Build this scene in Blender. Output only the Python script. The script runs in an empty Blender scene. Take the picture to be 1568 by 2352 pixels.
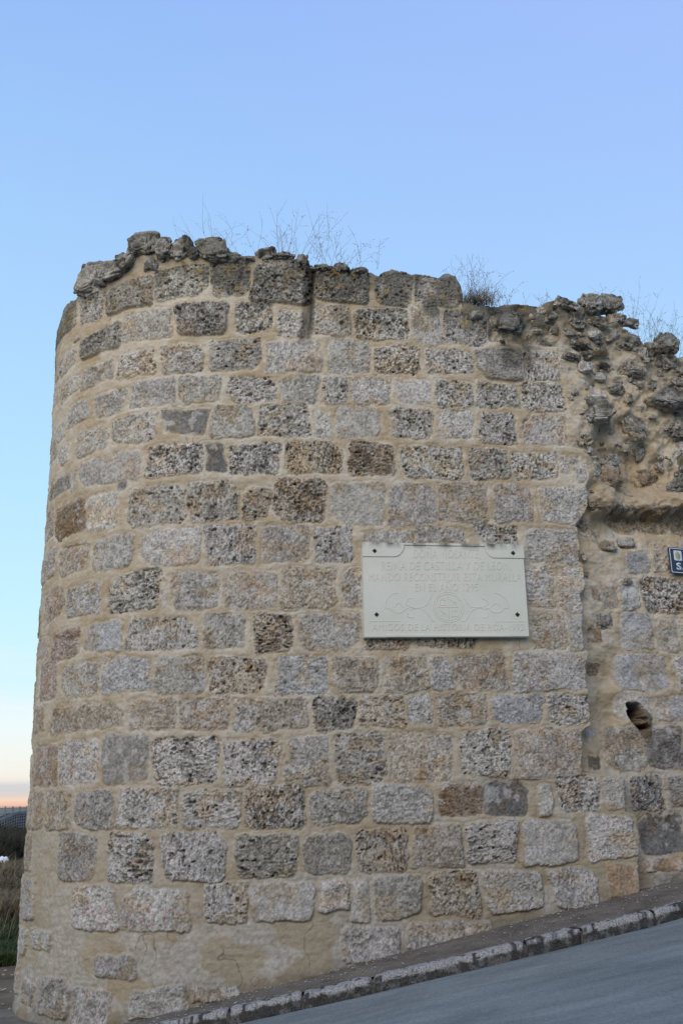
import bpy, bmesh, math, random
import numpy as np
from mathutils import Vector, Matrix
R = math.radians
random.seed(7); rng = np.random.default_rng(7)

# ------------------------------------------------------------------ camera
EYE = 1.6
FPX = 2341.0                       # focal length in units of a 1568x2352 picture
PITCH, ROLL = R(15.7), R(-1.15)
sc = bpy.context.scene
COL = sc.collection
cam_d = bpy.data.cameras.new("camera"); cam = bpy.data.objects.new("camera", cam_d); COL.objects.link(cam)
cam_d.sensor_fit = 'VERTICAL'; cam_d.sensor_height = 24.0; cam_d.lens = 24.0 * FPX / 2352.0
cam_d.clip_start = 0.05; cam_d.clip_end = 30000
CM = Matrix.Translation((0, 0, EYE)) @ Matrix.Rotation(R(90) + PITCH, 4, 'X') @ Matrix.Rotation(ROLL, 4, 'Z')
cam.matrix_world = CM
sc.camera = cam
CR = np.array(CM.to_3x3())
def ray(px, py):
    return CR @ np.array([(px - 784) / FPX, -(py - 1176) / FPX, -1.0])

# ------------------------------------------------------------------ world, sun, exposure
w = bpy.data.worlds.new("World"); sc.world = w; w.use_nodes = True
nt = w.node_tree; nt.nodes.clear()
def N(tree, typ, **kw):
    n = tree.nodes.new(typ)
    for k, v in kw.items():
        setattr(n, k, v)
    return n
def srgb(r, g, b):
    f = lambda c: ((c / 255 + .055) / 1.055) ** 2.4 if c > 10 else c / 255 / 12.92
    return (f(r), f(g), f(b))
SUN_EL, SUN_AZ = R(24), R(200)       # azimuth of the twilight glow, behind the camera
out = N(nt, 'ShaderNodeOutputWorld'); bg = N(nt, 'ShaderNodeBackground')
tc = N(nt, 'ShaderNodeTexCoord'); sep = N(nt, 'ShaderNodeSeparateXYZ')
nt.links.new(tc.outputs['Generated'], sep.inputs[0])
asin = N(nt, 'ShaderNodeMath', operation='ARCSINE'); nt.links.new(sep.outputs[2], asin.inputs[0])
mr = N(nt, 'ShaderNodeMapRange'); mr.inputs[1].default_value = R(-4); mr.inputs[2].default_value = R(60)
nt.links.new(asin.outputs[0], mr.inputs[0])
ramp = N(nt, 'ShaderNodeValToRGB'); ramp.color_ramp.interpolation = 'LINEAR'
stops = [(-4, (225, 190, 172)), (-0.25, (236, 176, 156)), (0.05, (243, 196, 174)), (0.35, (248, 222, 200)),
         (0.55, (210, 207, 208)), (1.05, (214, 212, 216)), (1.3, (246, 238, 228)), (2.2, (242, 245, 238)), (4.2, (236, 249, 252)), (6.5, (212, 245, 255)),
         (10, (200, 241, 255)), (18, (183, 227, 255)), (26, (172, 214, 254)), (34, (160, 202, 250)), (42, (148, 188, 246)), (60, (120, 160, 232))]
cr = ramp.color_ramp
while len(cr.elements) > 1: cr.elements.remove(cr.elements[-1])
for i, (e, c) in enumerate(stops):
    p = (e + 4) / 64
    el = cr.elements[0] if i == 0 else cr.elements.new(p)
    el.position = p; el.color = (*srgb(*c), 1)
nt.links.new(mr.outputs[0], ramp.inputs[0])
# faint high cloud streaks low over the horizon
mp = N(nt, 'ShaderNodeMapping'); mp.inputs['Scale'].default_value = (2.2, 2.2, 26)
nz = N(nt, 'ShaderNodeTexNoise'); nz.inputs['Scale'].default_value = 2.0; nz.inputs['Detail'].default_value = 4
nt.links.new(tc.outputs['Generated'], mp.inputs[0]); nt.links.new(mp.outputs[0], nz.inputs['Vector'])
cm = N(nt, 'ShaderNodeMapRange'); cm.inputs[1].default_value = .48; cm.inputs[2].default_value = .66; cm.inputs[4].default_value = .75
nt.links.new(nz.outputs[0], cm.inputs[0])
em = N(nt, 'ShaderNodeMapRange'); em.inputs[1].default_value = R(9); em.inputs[2].default_value = R(2.5)
nt.links.new(asin.outputs[0], em.inputs[0])
lo = N(nt, 'ShaderNodeMapRange'); lo.inputs[1].default_value = R(0.9); lo.inputs[2].default_value = R(1.6)
nt.links.new(asin.outputs[0], lo.inputs[0])
mm = N(nt, 'ShaderNodeMath', operation='MULTIPLY'); nt.links.new(cm.outputs[0], mm.inputs[0]); nt.links.new(em.outputs[0], mm.inputs[1])
mm2 = N(nt, 'ShaderNodeMath', operation='MULTIPLY'); nt.links.new(mm.outputs[0], mm2.inputs[0]); nt.links.new(lo.outputs[0], mm2.inputs[1])
mx = N(nt, 'ShaderNodeMixRGB'); mx.inputs[2].default_value = (*srgb(252, 247, 240), 1)
nt.links.new(mm2.outputs[0], mx.inputs[0]); nt.links.new(ramp.outputs[0], mx.inputs[1])
sky = N(nt, 'ShaderNodeTexSky', sky_type='NISHITA'); sky.sun_disc = False
sky.sun_elevation = SUN_EL; sky.sun_rotation = SUN_AZ
bg2 = N(nt, 'ShaderNodeBackground'); bg2.inputs[1].default_value = 0.004
nt.links.new(sky.outputs[0], bg2.inputs[0])
addw = N(nt, 'ShaderNodeAddShader')
# the sky turns a shade more violet high up to the right
az = N(nt, 'ShaderNodeMapRange'); az.inputs[1].default_value = -.35; az.inputs[2].default_value = .45; nt.links.new(sep.outputs[0], az.inputs[0])
ez = N(nt, 'ShaderNodeMapRange'); ez.inputs[1].default_value = R(20); ez.inputs[2].default_value = R(40); ez.inputs[4].default_value = .75; nt.links.new(asin.outputs[0], ez.inputs[0])
ae = N(nt, 'ShaderNodeMath', operation='MULTIPLY'); nt.links.new(az.outputs[0], ae.inputs[0]); nt.links.new(ez.outputs[0], ae.inputs[1])
vx = N(nt, 'ShaderNodeMixRGB'); vx.inputs[2].default_value = (*srgb(166, 192, 253), 1); nt.links.new(ae.outputs[0], vx.inputs[0]); nt.links.new(mx.outputs[0], vx.inputs[1])
nt.links.new(vx.outputs[0], bg.inputs[0]); bg.inputs[1].default_value = 1.0
nt.links.new(bg.outputs[0], addw.inputs[0]); nt.links.new(bg2.outputs[0], addw.inputs[1])
nt.links.new(addw.outputs[0], out.inputs[0])

sd = bpy.data.lights.new("sun", 'SUN'); sd.energy = 2.55; sd.angle = R(50); sd.color = (1.0, .84, .655)
sun = bpy.data.objects.new("sun", sd); COL.objects.link(sun)
sdir = Vector((math.sin(SUN_AZ) * math.cos(SUN_EL), math.cos(SUN_AZ) * math.cos(SUN_EL), math.sin(SUN_EL)))
sun.rotation_euler = sdir.to_track_quat('Z', 'Y').to_euler()
sc.view_settings.view_transform = 'Standard'; sc.view_settings.look = 'None'
sc.view_settings.exposure = 0.0; sc.view_settings.gamma = 1.0

# ------------------------------------------------------------------ helpers
def tag(o, label=None, cat=None, group=None, kind=None):
    if label: o['label'] = label
    if cat: o['category'] = cat
    if group: o['group'] = group
    if kind: o['kind'] = kind
    return o
def empty(name, loc):
    o = bpy.data.objects.new(name, None); COL.objects.link(o); o.location = loc; o.empty_display_size = .1
    return o
def link(name, me, mat, parent=None):
    o = bpy.data.objects.new(name, me); COL.objects.link(o)
    if mat is not None: me.materials.append(mat)
    if parent is not None:
        o.parent = parent
        o.matrix_parent_inverse = Matrix.Translation(-parent.location)
    return o
def np_mesh(name, V, F, smooth=True, color=None):
    me = bpy.data.meshes.new(name)
    V = np.asarray(V, np.float32); F = np.asarray(F, np.int32); k = F.shape[1]
    me.vertices.add(len(V)); me.vertices.foreach_set('co', V.ravel())
    me.loops.add(F.size); me.loops.foreach_set('vertex_index', F.ravel())
    me.polygons.add(len(F)); me.polygons.foreach_set('loop_start', np.arange(0, F.size, k, dtype=np.int32))
    me.polygons.foreach_set('loop_total', np.full(len(F), k, np.int32))
    me.polygons.foreach_set('use_smooth', np.full(len(F), smooth))
    me.update(calc_edges=True)
    if color is not None:
        a = me.attributes.new('tint', 'FLOAT_COLOR', 'POINT')
        a.data.foreach_set('color', np.asarray(color, np.float32).ravel())
    return me
def hsh(ix, iy, iz, seed):
    h = (ix.astype(np.int64) * 374761393 + iy.astype(np.int64) * 668265263 + iz.astype(np.int64) * 2147483647 + seed * 974711) & 0x7fffffff
    h = ((h ^ (h >> 13)) * 1274126177) & 0x7fffffff
    h = ((h ^ (h >> 16)) * 668265263) & 0x7fffffff
    return ((h >> 7) & 0xffff).astype(np.float32) / 65535.0
def n2(x, y, seed=0):
    """value noise, 0..1"""
    ix = np.floor(x); iy = np.floor(y); fx = x - ix; fy = y - iy
    fx = fx * fx * (3 - 2 * fx); fy = fy * fy * (3 - 2 * fy)
    z = np.zeros_like(ix)
    a = hsh(ix, iy, z, seed); b = hsh(ix + 1, iy, z, seed); c = hsh(ix, iy + 1, z, seed); d = hsh(ix + 1, iy + 1, z, seed)
    return ((a * (1 - fx) + b * fx) * (1 - fy) + (c * (1 - fx) + d * fx) * fy).astype(np.float32)
def fbm2(x, y, oct=3, seed=0):
    t = 0; a = 1; s = 0
    for o in range(oct):
        t = t + a * n2(x * 2 ** o + 17.3 * o, y * 2 ** o - 9.1 * o, seed + o); s += a; a *= .5
    return t / s
def n3(x, y, z, seed=0):
    ix = np.floor(x); iy = np.floor(y); iz = np.floor(z)
    fx = x - ix; fy = y - iy; fz = z - iz
    fx = fx * fx * (3 - 2 * fx); fy = fy * fy * (3 - 2 * fy); fz = fz * fz * (3 - 2 * fz)
    r = 0
    for dx in (0, 1):
        for dy in (0, 1):
            for dz in (0, 1):
                r = r + hsh(ix + dx, iy + dy, iz + dz, seed) * (fx if dx else 1 - fx) * (fy if dy else 1 - fy) * (fz if dz else 1 - fz)
    return r
def fbm3(P, sc_, oct=3, seed=0):
    t = 0; a = 1; s = 0
    for o in range(oct):
        t = t + a * n3(P[:, 0] * sc_ * 2 ** o, P[:, 1] * sc_ * 2 ** o, P[:, 2] * sc_ * 2 ** o, seed + o); s += a; a *= .5
    return t / s
def sstep(a, b, x):
    t = np.clip((x - a) / (b - a), 0, 1); return t * t * (3 - 2 * t)

# ------------------------------------------------------------------ wall plan: one curve, tower front and town wall
DY0 = 8.2; BMAX = R(11.5); R2 = 9.2; R1 = 1.80; S1 = -.62
ds = 0.005
SS = np.arange(-6.0, 9.0, ds)
kap = np.where(SS > 0, 0, 0.0)
beta = np.empty_like(SS)
bS1 = S1 / R2
for i, s in enumerate(SS):
    if s >= S1: beta[i] = min(s / R2, BMAX)
    else: beta[i] = max(bS1 + (s - S1) / R1, R(-168))
i0 = int(np.argmin(abs(SS)))
r0 = ray(610, 1176)
PX = np.concatenate([[0], np.cumsum(np.cos(beta[:-1]) * ds)]); PY = np.concatenate([[0], np.cumsum(np.sin(beta[:-1]) * ds)])
PX = PX - PX[i0] + r0[0] / r0[1] * DY0; PY = PY - PY[i0] + DY0
NX, NYn = np.sin(beta), -np.cos(beta)
def unproj(px, py, off=0.0):
    """picture point -> (s, z) on the wall face moved outward by off"""
    d = ray(px, py)
    X = PX + NX * off; Y = PY + NYn * off
    rt = X / Y
    k0 = int(np.argmin(np.where((SS > -4) & (SS < 1), rt, 9)))
    s = np.interp(d[0] / d[1], rt[k0:], SS[k0:])
    yy = np.interp(s, SS, Y)
    return float(s), float(d[2] / d[1] * yy + EYE)
def wallpt(s, z, off=0.0):
    b = np.interp(s, SS, beta)
    return np.array([np.interp(s, SS, PX) + math.sin(b) * off, np.interp(s, SS, PY) - math.cos(b) * off, z])
S_SIL = SS[int(np.argmin(np.where((SS > -4) & (SS < 1), PX / PY, 9)))]

# ground line along the wall foot, from the photo
gc = [(253, 2352), (298, 2339), (420, 2318), (600, 2278), (780, 2220), (1000, 2163), (1200, 2108), (1470, 2052), (1568, 2026)]
gs = []
for p in gc:
    s_, z_ = unproj(*p); gs.append((wallpt(s_, 0)[0], z_))
gx = np.array([g[0] for g in gs]); gz = np.array([g[1] for g in gs])
cf = np.polyfit(gx, gz, 2)
def G0(x):
    x = np.asarray(x, float)
    a, b = gx[0] - .1, gx[-1] + .1
    xc = np.clip(x, a, b)
    base = np.polyval(cf, xc)
    sa, sb = np.polyval(np.polyder(cf), a), np.polyval(np.polyder(cf), b)
    return base + np.where(x < a, (x - a) * sa * .35, 0) + np.where(x > b, (x - b) * sb * .8, 0)
def G(x, y):
    return G0(x) + (np.asarray(y, float) - 8.2) * .03
def on_ground(px, py, dz=0.0):
    d = ray(px, py); t = 5.0
    for _ in range(60):
        x, y, z = d * t
        e = (G(x, y) + dz) - (z + EYE)
        t -= e * .6 / abs(d[2])  # walk along the ray to the surface
        t = min(max(t, .5), 200)
    return d * t + np.array([0, 0, EYE])

# ------------------------------------------------------------------ stones seen on the face: picture tiles, then x0,y0,x1,y1,code
TILES = {'A': (0, 700), 'B': (800, 700), 'C': (1536, 900), 'D': (0, 1500), 'E': (800, 1500), 'F': (1536, 1600),
         'G': (0, 2300), 'H': (800, 2300), 'I': (1536, 2300), 'J': (0, 2704), 'K': (800, 2704), 'L': (1536, 2704)}
ST = """
A 540,530,695,820,m2 365,650,520,940,m1 720,480,1020,740,d2 1030,400,1400,640,m2 1415,355,1680,620,m2 555,785,810,1040,d2 820,680,1155,930,m1 1180,650,1520,880,d3
A 500,870,540,925,m0 405,955,515,1165,m1 335,1040,375,1230,m1 555,1035,755,1240,m1 785,965,1035,1180,l2 1080,930,1370,1140,m2 1405,890,1748,1115,m2 405,1125,545,1330,l1
A 330,1210,392,1420,l1 640,1235,845,1435,m1 875,1150,1180,1370,m1 1195,1140,1485,1335,m1 1525,1150,1850,1330,l2 460,1290,605,1490,m1 755,1390,1055,1612,l2 1090,1365,1390,1545,c0 1415,1335,1698,1565,m1 525,1465,735,1690,l1 335,1440,440,1640,l0
B 130,375,515,660,d3 540,420,895,655,d3 945,435,1200,685,m2 1220,465,1540,695,m2 15,645,260,860,l3 300,710,465,890,l2 510,670,775,880,l2 805,695,1165,910,l3 1185,670,1380,950,m1 1400,700,1692,950,m2
B 210,910,590,1130,l1 635,900,920,1135,m1 945,945,1240,1135,l3 1285,965,1607,1150,l2 305,1150,565,1335,m1 585,1150,760,1340,l2 775,1150,1050,1350,l1 1085,1165,1315,1340,l0 1345,1180,1602,1370,l2
B 165,1340,510,1560,m2 540,1385,655,1570,l1 680,1345,980,1560,m0 1050,1360,1325,1570,m2 1370,1375,1602,1580,l1
C 170,565,495,785,d1 510,580,735,795,l2 180,790,460,980,m2 485,795,775,1005,l2 200,1000,455,1215,m2 500,1005,795,1220,l1 825,1090,1000,1205,l0 135,1230,405,1455,m2 430,1265,725,1455,l2 740,1285,805,1410,l1 840,1355,920,1475,l1 810,1290,870,1345,m1
D 395,15,470,190,l1 330,20,385,190,m0 340,215,465,415,d1 475,210,515,360,m0 535,65,945,340,m0 985,25,1365,260,l3 1385,30,1520,225,s0 1545,30,1883,250,l3 795,290,855,355,s0 370,390,575,700,r1 590,350,790,640,l1 865,300,1240,600,m2 1260,285,1608,560,m2 290,480,360,720,m1
D 400,700,590,930,q1 625,640,890,900,l1 945,595,1345,860,l1 1370,570,1713,850,l2 285,740,370,980,m1 300,1000,425,1240,p1 445,960,685,1210,m1 725,885,1065,1180,l3 1085,930,1120,1120,l0 1155,885,1470,1150,m1 1500,890,1868,1150,q1 240,1010,290,1200,m0
D 345,1260,540,1500,p1 585,1215,825,1440,b0 855,1185,1325,1430,l2 1360,1175,1643,1410,m1 235,1320,325,1500,p0
E 345,20,725,235,q3 765,20,1075,250,r2 1110,45,1535,275,l2 60,325,245,550,q2 260,270,620,570,q3 650,290,1015,580,m0 1035,290,1350,590,m1 1355,290,1702,580,q1 185,580,500,835,m1 530,590,800,840,l2 880,615,1205,710,m1 1220,600,1548,710,m1
E 305,865,690,1150,q1 730,870,880,1135,l1 130,1165,400,1440,q3 435,1170,845,1425,l1 875,1310,1180,1415,q2 1210,1310,1622,1410,q3
F 300,105,550,375,m1 600,125,935,380,l1 935,130,1012,220,l1 175,385,465,525,m2 525,405,865,650,m1 515,660,705,930,l1 730,670,890,970,l1 550,970,790,1220,q1 805,985,915,1235,m1 40,1255,390,1490,q1 425,1245,935,1495,m1
G 275,-100,390,200,p1 415,-70,665,180,m1 680,-110,1010,150,b1 1030,-120,1385,145,m1 230,240,300,420,q0 340,190,820,410,q1 860,170,1190,395,q1 1210,160,1545,400,q1
H -168,-105,220,150,q2 285,-115,635,155,b1 650,-110,960,140,q1 1010,-115,1300,135,q1 1315,-110,1470,115,l1 0,180,145,400,l1 150,165,495,400,q1 530,165,830,395,d3 850,150,1150,375,q2 1175,155,1330,345,l1 1365,145,1707,360,q1
I 295,145,635,350,b1 670,150,945,355,l2
G 225,480,385,780,p1 400,445,660,770,l1 680,410,1000,755,g0 1020,435,1470,765,l3 1505,450,1868,770,l2
H 350,430,635,760,m1 675,410,1020,760,m2 1050,405,1460,735,q1
I 75,385,410,700,l2 435,380,895,710,q1
G 170,820,300,1050,q1 315,790,485,1060,q1 510,795,770,1050,d1 790,770,1190,1050,l2 1215,790,1613,1045,l2
H 70,760,485,1050,l3 520,780,890,1025,m1 915,750,1335,1015,l1 1375,740,1677,965,r1
I 235,720,530,965,t0 595,745,685,965,l0 730,700,1005,940,l2 1040,690,1180,915,l1
J 160,290,215,545,q1 400,285,650,610,g1 725,280,1025,620,l3 1085,275,1510,615,l2 165,580,240,880,m1 130,900,185,1130,m1 220,925,350,1080,l1 500,625,795,945,l1 820,660,1280,950,l1 1375,620,1668,885,l2
K 10,290,430,595,g2 460,290,785,560,g1 825,255,1165,555,q2 1195,230,1530,525,q1 115,620,535,885,l0 570,590,770,810,l1 785,590,905,885,w0 940,570,1255,860,m1 1310,540,1647,850,q2
L 110,200,450,490,m2 480,190,860,500,l0 920,160,1245,470,l1 245,530,620,820,m1 680,515,990,800,l1 1065,490,1275,720,o0 20,880,300,1000,m1
J 640,1100,930,1270,d1 165,1270,240,1450,g1 270,1240,470,1530,g1 490,1330,740,1620,m1 870,1320,1270,1530,m1 1290,1310,1620,1420,m1
K 720,910,1110,1150,m1 1160,880,1568,1080,m1
""".strip().split('\n')
# stones of the set-back wall to the right of the tower
SR = """
F 1135,475,1250,545,m1 1165,570,1330,715,b0 1350,510,1465,710,q1 1000,490,1110,560,r0 1130,760,1260,965,b0 1275,740,1560,985,l3 1140,980,1350,1225,b0 1385,1015,1515,1250,m0 1540,1000,1700,1250,l1 1100,1255,1440,1490,b0 1490,1270,1800,1500,l1 1110,1510,1330,1700,l0
F 1090,262,1900,455,x1 970,980,1080,1090,d1 930,820,985,900,r0 1000,790,1110,950,q0 890,400,1020,465,q0 1050,390,1115,460,b0 880,710,915,750,s0 920,1090,1000,1180,r0 930,1310,1010,1380,r0 1540,500,1760,560,m1 1640,760,1800,960,m1 1560,1260,1800,1500,m1
I 910,385,985,440,m0 1040,370,1285,665,g1 1290,365,1560,655,d1 1365,165,1700,330,b0 905,570,1000,655,t0 1600,370,1850,640,m1 1185,690,1405,935,d2 1435,690,1700,915,g1 1740,700,2000,930,m1
L 1245,150,1545,425,t0 1590,150,1850,420,m1 1300,430,1760,540,o0
""".strip().split('\n')
CODE = {'x': (.27, .235, .19), 'l': (.50, .485, .465), 'm': (.42, .405, .385), 'd': (.32, .31, .295), 'g': (.34, .325, .30), 'b': (.42, .425, .435), 's': (.19, .195, .195),
        't': (.17, .165, .16), 'c': (.24, .235, .235), 'r': (.28, .225, .175), 'q': (.43, .385, .33), 'p': (.42, .355, .31), 'o': (.36, .27, .19), 'w': (.50, .49, .47)}
def proj(s_, z_, off=0.0):
    d = (wallpt(s_, z_, off) - np.array([0, 0, EYE])) @ CR
    return 784 + FPX * d[0] / -d[2], 1176 - FPX * d[1] / -d[2]
def parse(lines, off):
    res = []
    for ln in lines:
        tl, *items = ln.split()
        ox, oy = TILES[tl]
        for it in items:
            x0, y0, x1, y1, code = it.split(',')
            x0, x1 = [(ox + float(v) / 1.96) / 1.4898 for v in (x0, x1)]
            y0, y1 = [(oy + float(v) / 1.96) / 1.4898 for v in (y0, y1)]
            xm, ym = (x0 + x1) / 2, (y0 + y1) / 2
            sl, _ = unproj(x0, ym, off); sr, _ = unproj(x1, ym, off)
            _, zt = unproj(xm, y0, off); _, zb = unproj(xm, y1, off)
            zm_ = (zb + zt) / 2                       # a slanting course makes its box taller than the stone
            sk_ = abs(proj(sl, zm_, off)[1] - proj(sr, zm_, off)[1]) / (y1 - y0) * (zt - zb) * .46
            sk_ = min(sk_, (zt - zb) * .24)
            res.append((sl, sr, zb + sk_, zt - sk_, code[0], int(code[1])))
    return res
stones_f = parse(ST, 0.0)
stones_r = parse(SR, -.2)

# front edge of the tower facing (right end)
edge_px = [(1282, 690), (1282, 866), (1300, 872), (1302, 1025), (1315, 1030), (1345, 1050), (1350, 1100), (1342, 1180), (1326, 1205), (1326, 1290), (1335, 1300), (1340, 1490),
           (1350, 1500), (1354, 1665), (1335, 1680), (1337, 1775), (1435, 1785), (1438, 1862), (1462, 1872), (1467, 2080)]
ed = sorted([unproj(*p)[::-1] for p in edge_px])
EZ = np.array([e[0] for e in ed]); ESs = np.array([e[1] for e in ed])
# set-back depth of the broken part, control points x, y, depth
dep = [(1200, 740, .07), (1150, 705, .05), (1290, 700, .12), (1330, 760, .12), (1450, 780, .16), (1550, 850, .2), (1320, 900, .06), (1400, 900, .14), (1500, 930, .18), (1335, 1000, .06), (1430, 1020, .22),
       (1370, 1060, .32), (1440, 1075, .36), (1370, 1095, .38), (1500, 1110, .34), (1560, 1050, .24), (1390, 1140, .12), (1560, 1150, .10), (1360, 1190, .16), (1400, 1210, .22), (1480, 1200, .2), (1560, 1210, .2), (1480, 1250, .17),
       (1340, 1250, .12), (1400, 1300, .15), (1560, 1300, .16), (1350, 1400, .12), (1450, 1400, .16), (1560, 1400, .16), (1365, 1480, .16), (1380, 1560, .26), (1385, 1640, .26), (1425, 1560, .15),
       (1380, 1700, .2), (1460, 1650, .13), (1560, 1650, .14), (1440, 1740, .17), (1560, 1740, .15), (1350, 1740, .13), (1460, 1820, .10), (1550, 1820, .13), (1480, 1900, .14), (1560, 1900, .15), (1500, 2000, .10), (1568, 1990, .11)]
dpt = np.array([(*unproj(x, y, -d), d) for x, y, d in dep])

# top outline
top_px = [(100, 900), (118, 785), (124, 745), (150, 708), (178, 688), (186, 640), (205, 615), (240, 606), (262, 597), (296, 590), (306, 566), (330, 556), (350, 556), (362, 572), (400, 562), (437, 582), (455, 576), (520, 572), (538, 586), (545, 590), (588, 592), (600, 590),
          (650, 592), (700, 605), (720, 616), (790, 622), (850, 628), (870, 634), (880, 626), (900, 620), (935, 628), (946, 636), (960, 634), (1000, 640), (1045, 634), (1058, 660), (1063, 695), (1090, 706), (1120, 707), (1160, 705),
          (1200, 702), (1240, 703), (1262, 698), (1290, 696), (1330, 702), (1345, 706), (1380, 708), (1410, 722), (1440, 735), (1462, 765), (1500, 785), (1530, 800), (1548, 818), (1568, 825), (1700, 880)]
def sil_px(y):
    zz_ = unproj(200, y)[1]
    return proj(S_SIL, zz_)[0]
tp = sorted([unproj(x, y, -.04 if x > 1120 else 0) for x, y in top_px if x > sil_px(y) + 5])
z_corner = unproj(sil_px(800) + 4, 800)[1]
tp = [(S_SIL - 9, z_corner - .5), (S_SIL - .6, z_corner - .25), (S_SIL, z_corner), ] + tp
TS = np.array([t[0] for t in tp]); TZ = np.array([t[1] for t in tp])
print('sil', S_SIL, [(round(float(a), 2), round(float(b), 2)) for a, b in tp[:9]], 'seam s', unproj(1076, 1000))
def ztop(s):
    s = np.asarray(s, float)
    z = np.interp(s, TS, TZ) + .055 * (fbm2(s * 13, s * 0 + .5, 4, 15) - .5) + .012
    z = np.where(s < S_SIL + .15, z + .10 * (n2(s * 5, s * 0 + 3.3, 5) - .5), z)
    z = np.where(s > TS[-1], TZ[-1] - .15 * (s - TS[-1]) * .3 + .25 * (fbm2(s * 2.2, s * 0, 3, 8) - .5), z)
    return z

# ------------------------------------------------------------------ the wall as one displaced sheet
s_l = S_SIL - .12
s_r = unproj(1568, 1176)[0] + .35
sg = np.concatenate([np.arange(-5.6, s_l, .035), np.arange(s_l, s_r, .0062), np.arange(s_r, 8.4, .035)])
NT = 1060
tg = np.linspace(0, 1, NT)
zb = G(np.interp(sg, SS, PX), np.interp(sg, SS, PY)) - .35
ZT = ztop(sg)
Sg = np.repeat(sg[:, None], NT, 1)
_k = np.maximum(1, (np.interp(np.arange(len(sg)), np.arange(len(sg)), np.gradient(sg)) * 0 + 60)).astype(int)[0]
ZTs = np.array([ZT[max(0, i - 60):i + 61].min() for i in range(len(ZT))])
ZTs = np.array([ZTs[max(0, i - 60):i + 61].mean() for i in range(len(ZT))]) - .45
TK = .90                                                  # rows stay level below the broken top, and crowd up into it
def tz(t): return zb[:, None] + (ZTs - zb)[:, None] * np.clip(t / TK, 0, 1)[None, :] + (ZT - ZTs)[:, None] * np.clip((t - TK) / (1 - TK), 0, 1)[None, :]
Zg = tz(tg)
shape = Sg.shape

# stones out of the picture: carry the courses round the tower and along the wall
courses = sorted(set(round((a[2] + a[3]) / 2, 2) for a in stones_f if abs(a[0] + .4) < .35 or (a[0] < -.2 < a[1])))
cz = []
for c in courses:
    if not cz or c - cz[-1] > .2: cz.append(c)
extra = []
def covered(sm, zm, lst):
    return any(a[0] - .03 < sm < a[1] + .03 and a[2] - .03 < zm < a[3] + .03 for a in lst)
for i, c in enumerate(cz):
    lo_, hi_ = (cz[i - 1] + c) / 2 if i else c - .17, (cz[i + 1] + c) / 2 if i + 1 < len(cz) else c + .17
    left = min([a[0] for a in stones_f if a[2] < c < a[3]] + [S_SIL + .3])
    s = left - .05
    while s > -5.5:
        wdt = random.uniform(.26, .5)
        extra.append((s - wdt, s - .05, lo_ + .03, hi_ - .03, random.choice('mmlmqgl'), random.choice((0, 1, 1, 2))))
        s -= wdt
    right = max([a[1] for a in stones_r if a[2] < c < a[3]] + [s_r - .3])
    s = right + .05
    while s < 8.3:
        wdt = random.uniform(.26, .5)
        extra.append((s + .05, s + wdt, lo_ + .03, hi_ - .03, random.choice('mmlbqgl'), random.choice((0, 1, 1, 2))))
        s += wdt

warp_s = (fbm2(Sg * 7, Zg * 7, 2, 11) - .5) * .036 + (fbm2(Sg * 38, Zg * 38, 3, 21) - .5) * .026
warp_z = (fbm2(Sg * 7, Zg * 7, 2, 31) - .5) * .034 + (fbm2(Sg * 38, Zg * 38, 3, 41) - .5) * .026
Sw, Zw = Sg + warp_s, Zg + warp_z
SE = np.interp(Zg + .4 * warp_z, EZ, ESs) + warp_s * .7 + (fbm2(Sg * 0 + 2.2, Zg * 9, 3, 33) - .5) * .075
region_r = Sg > SE                                        # the broken wall
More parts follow.
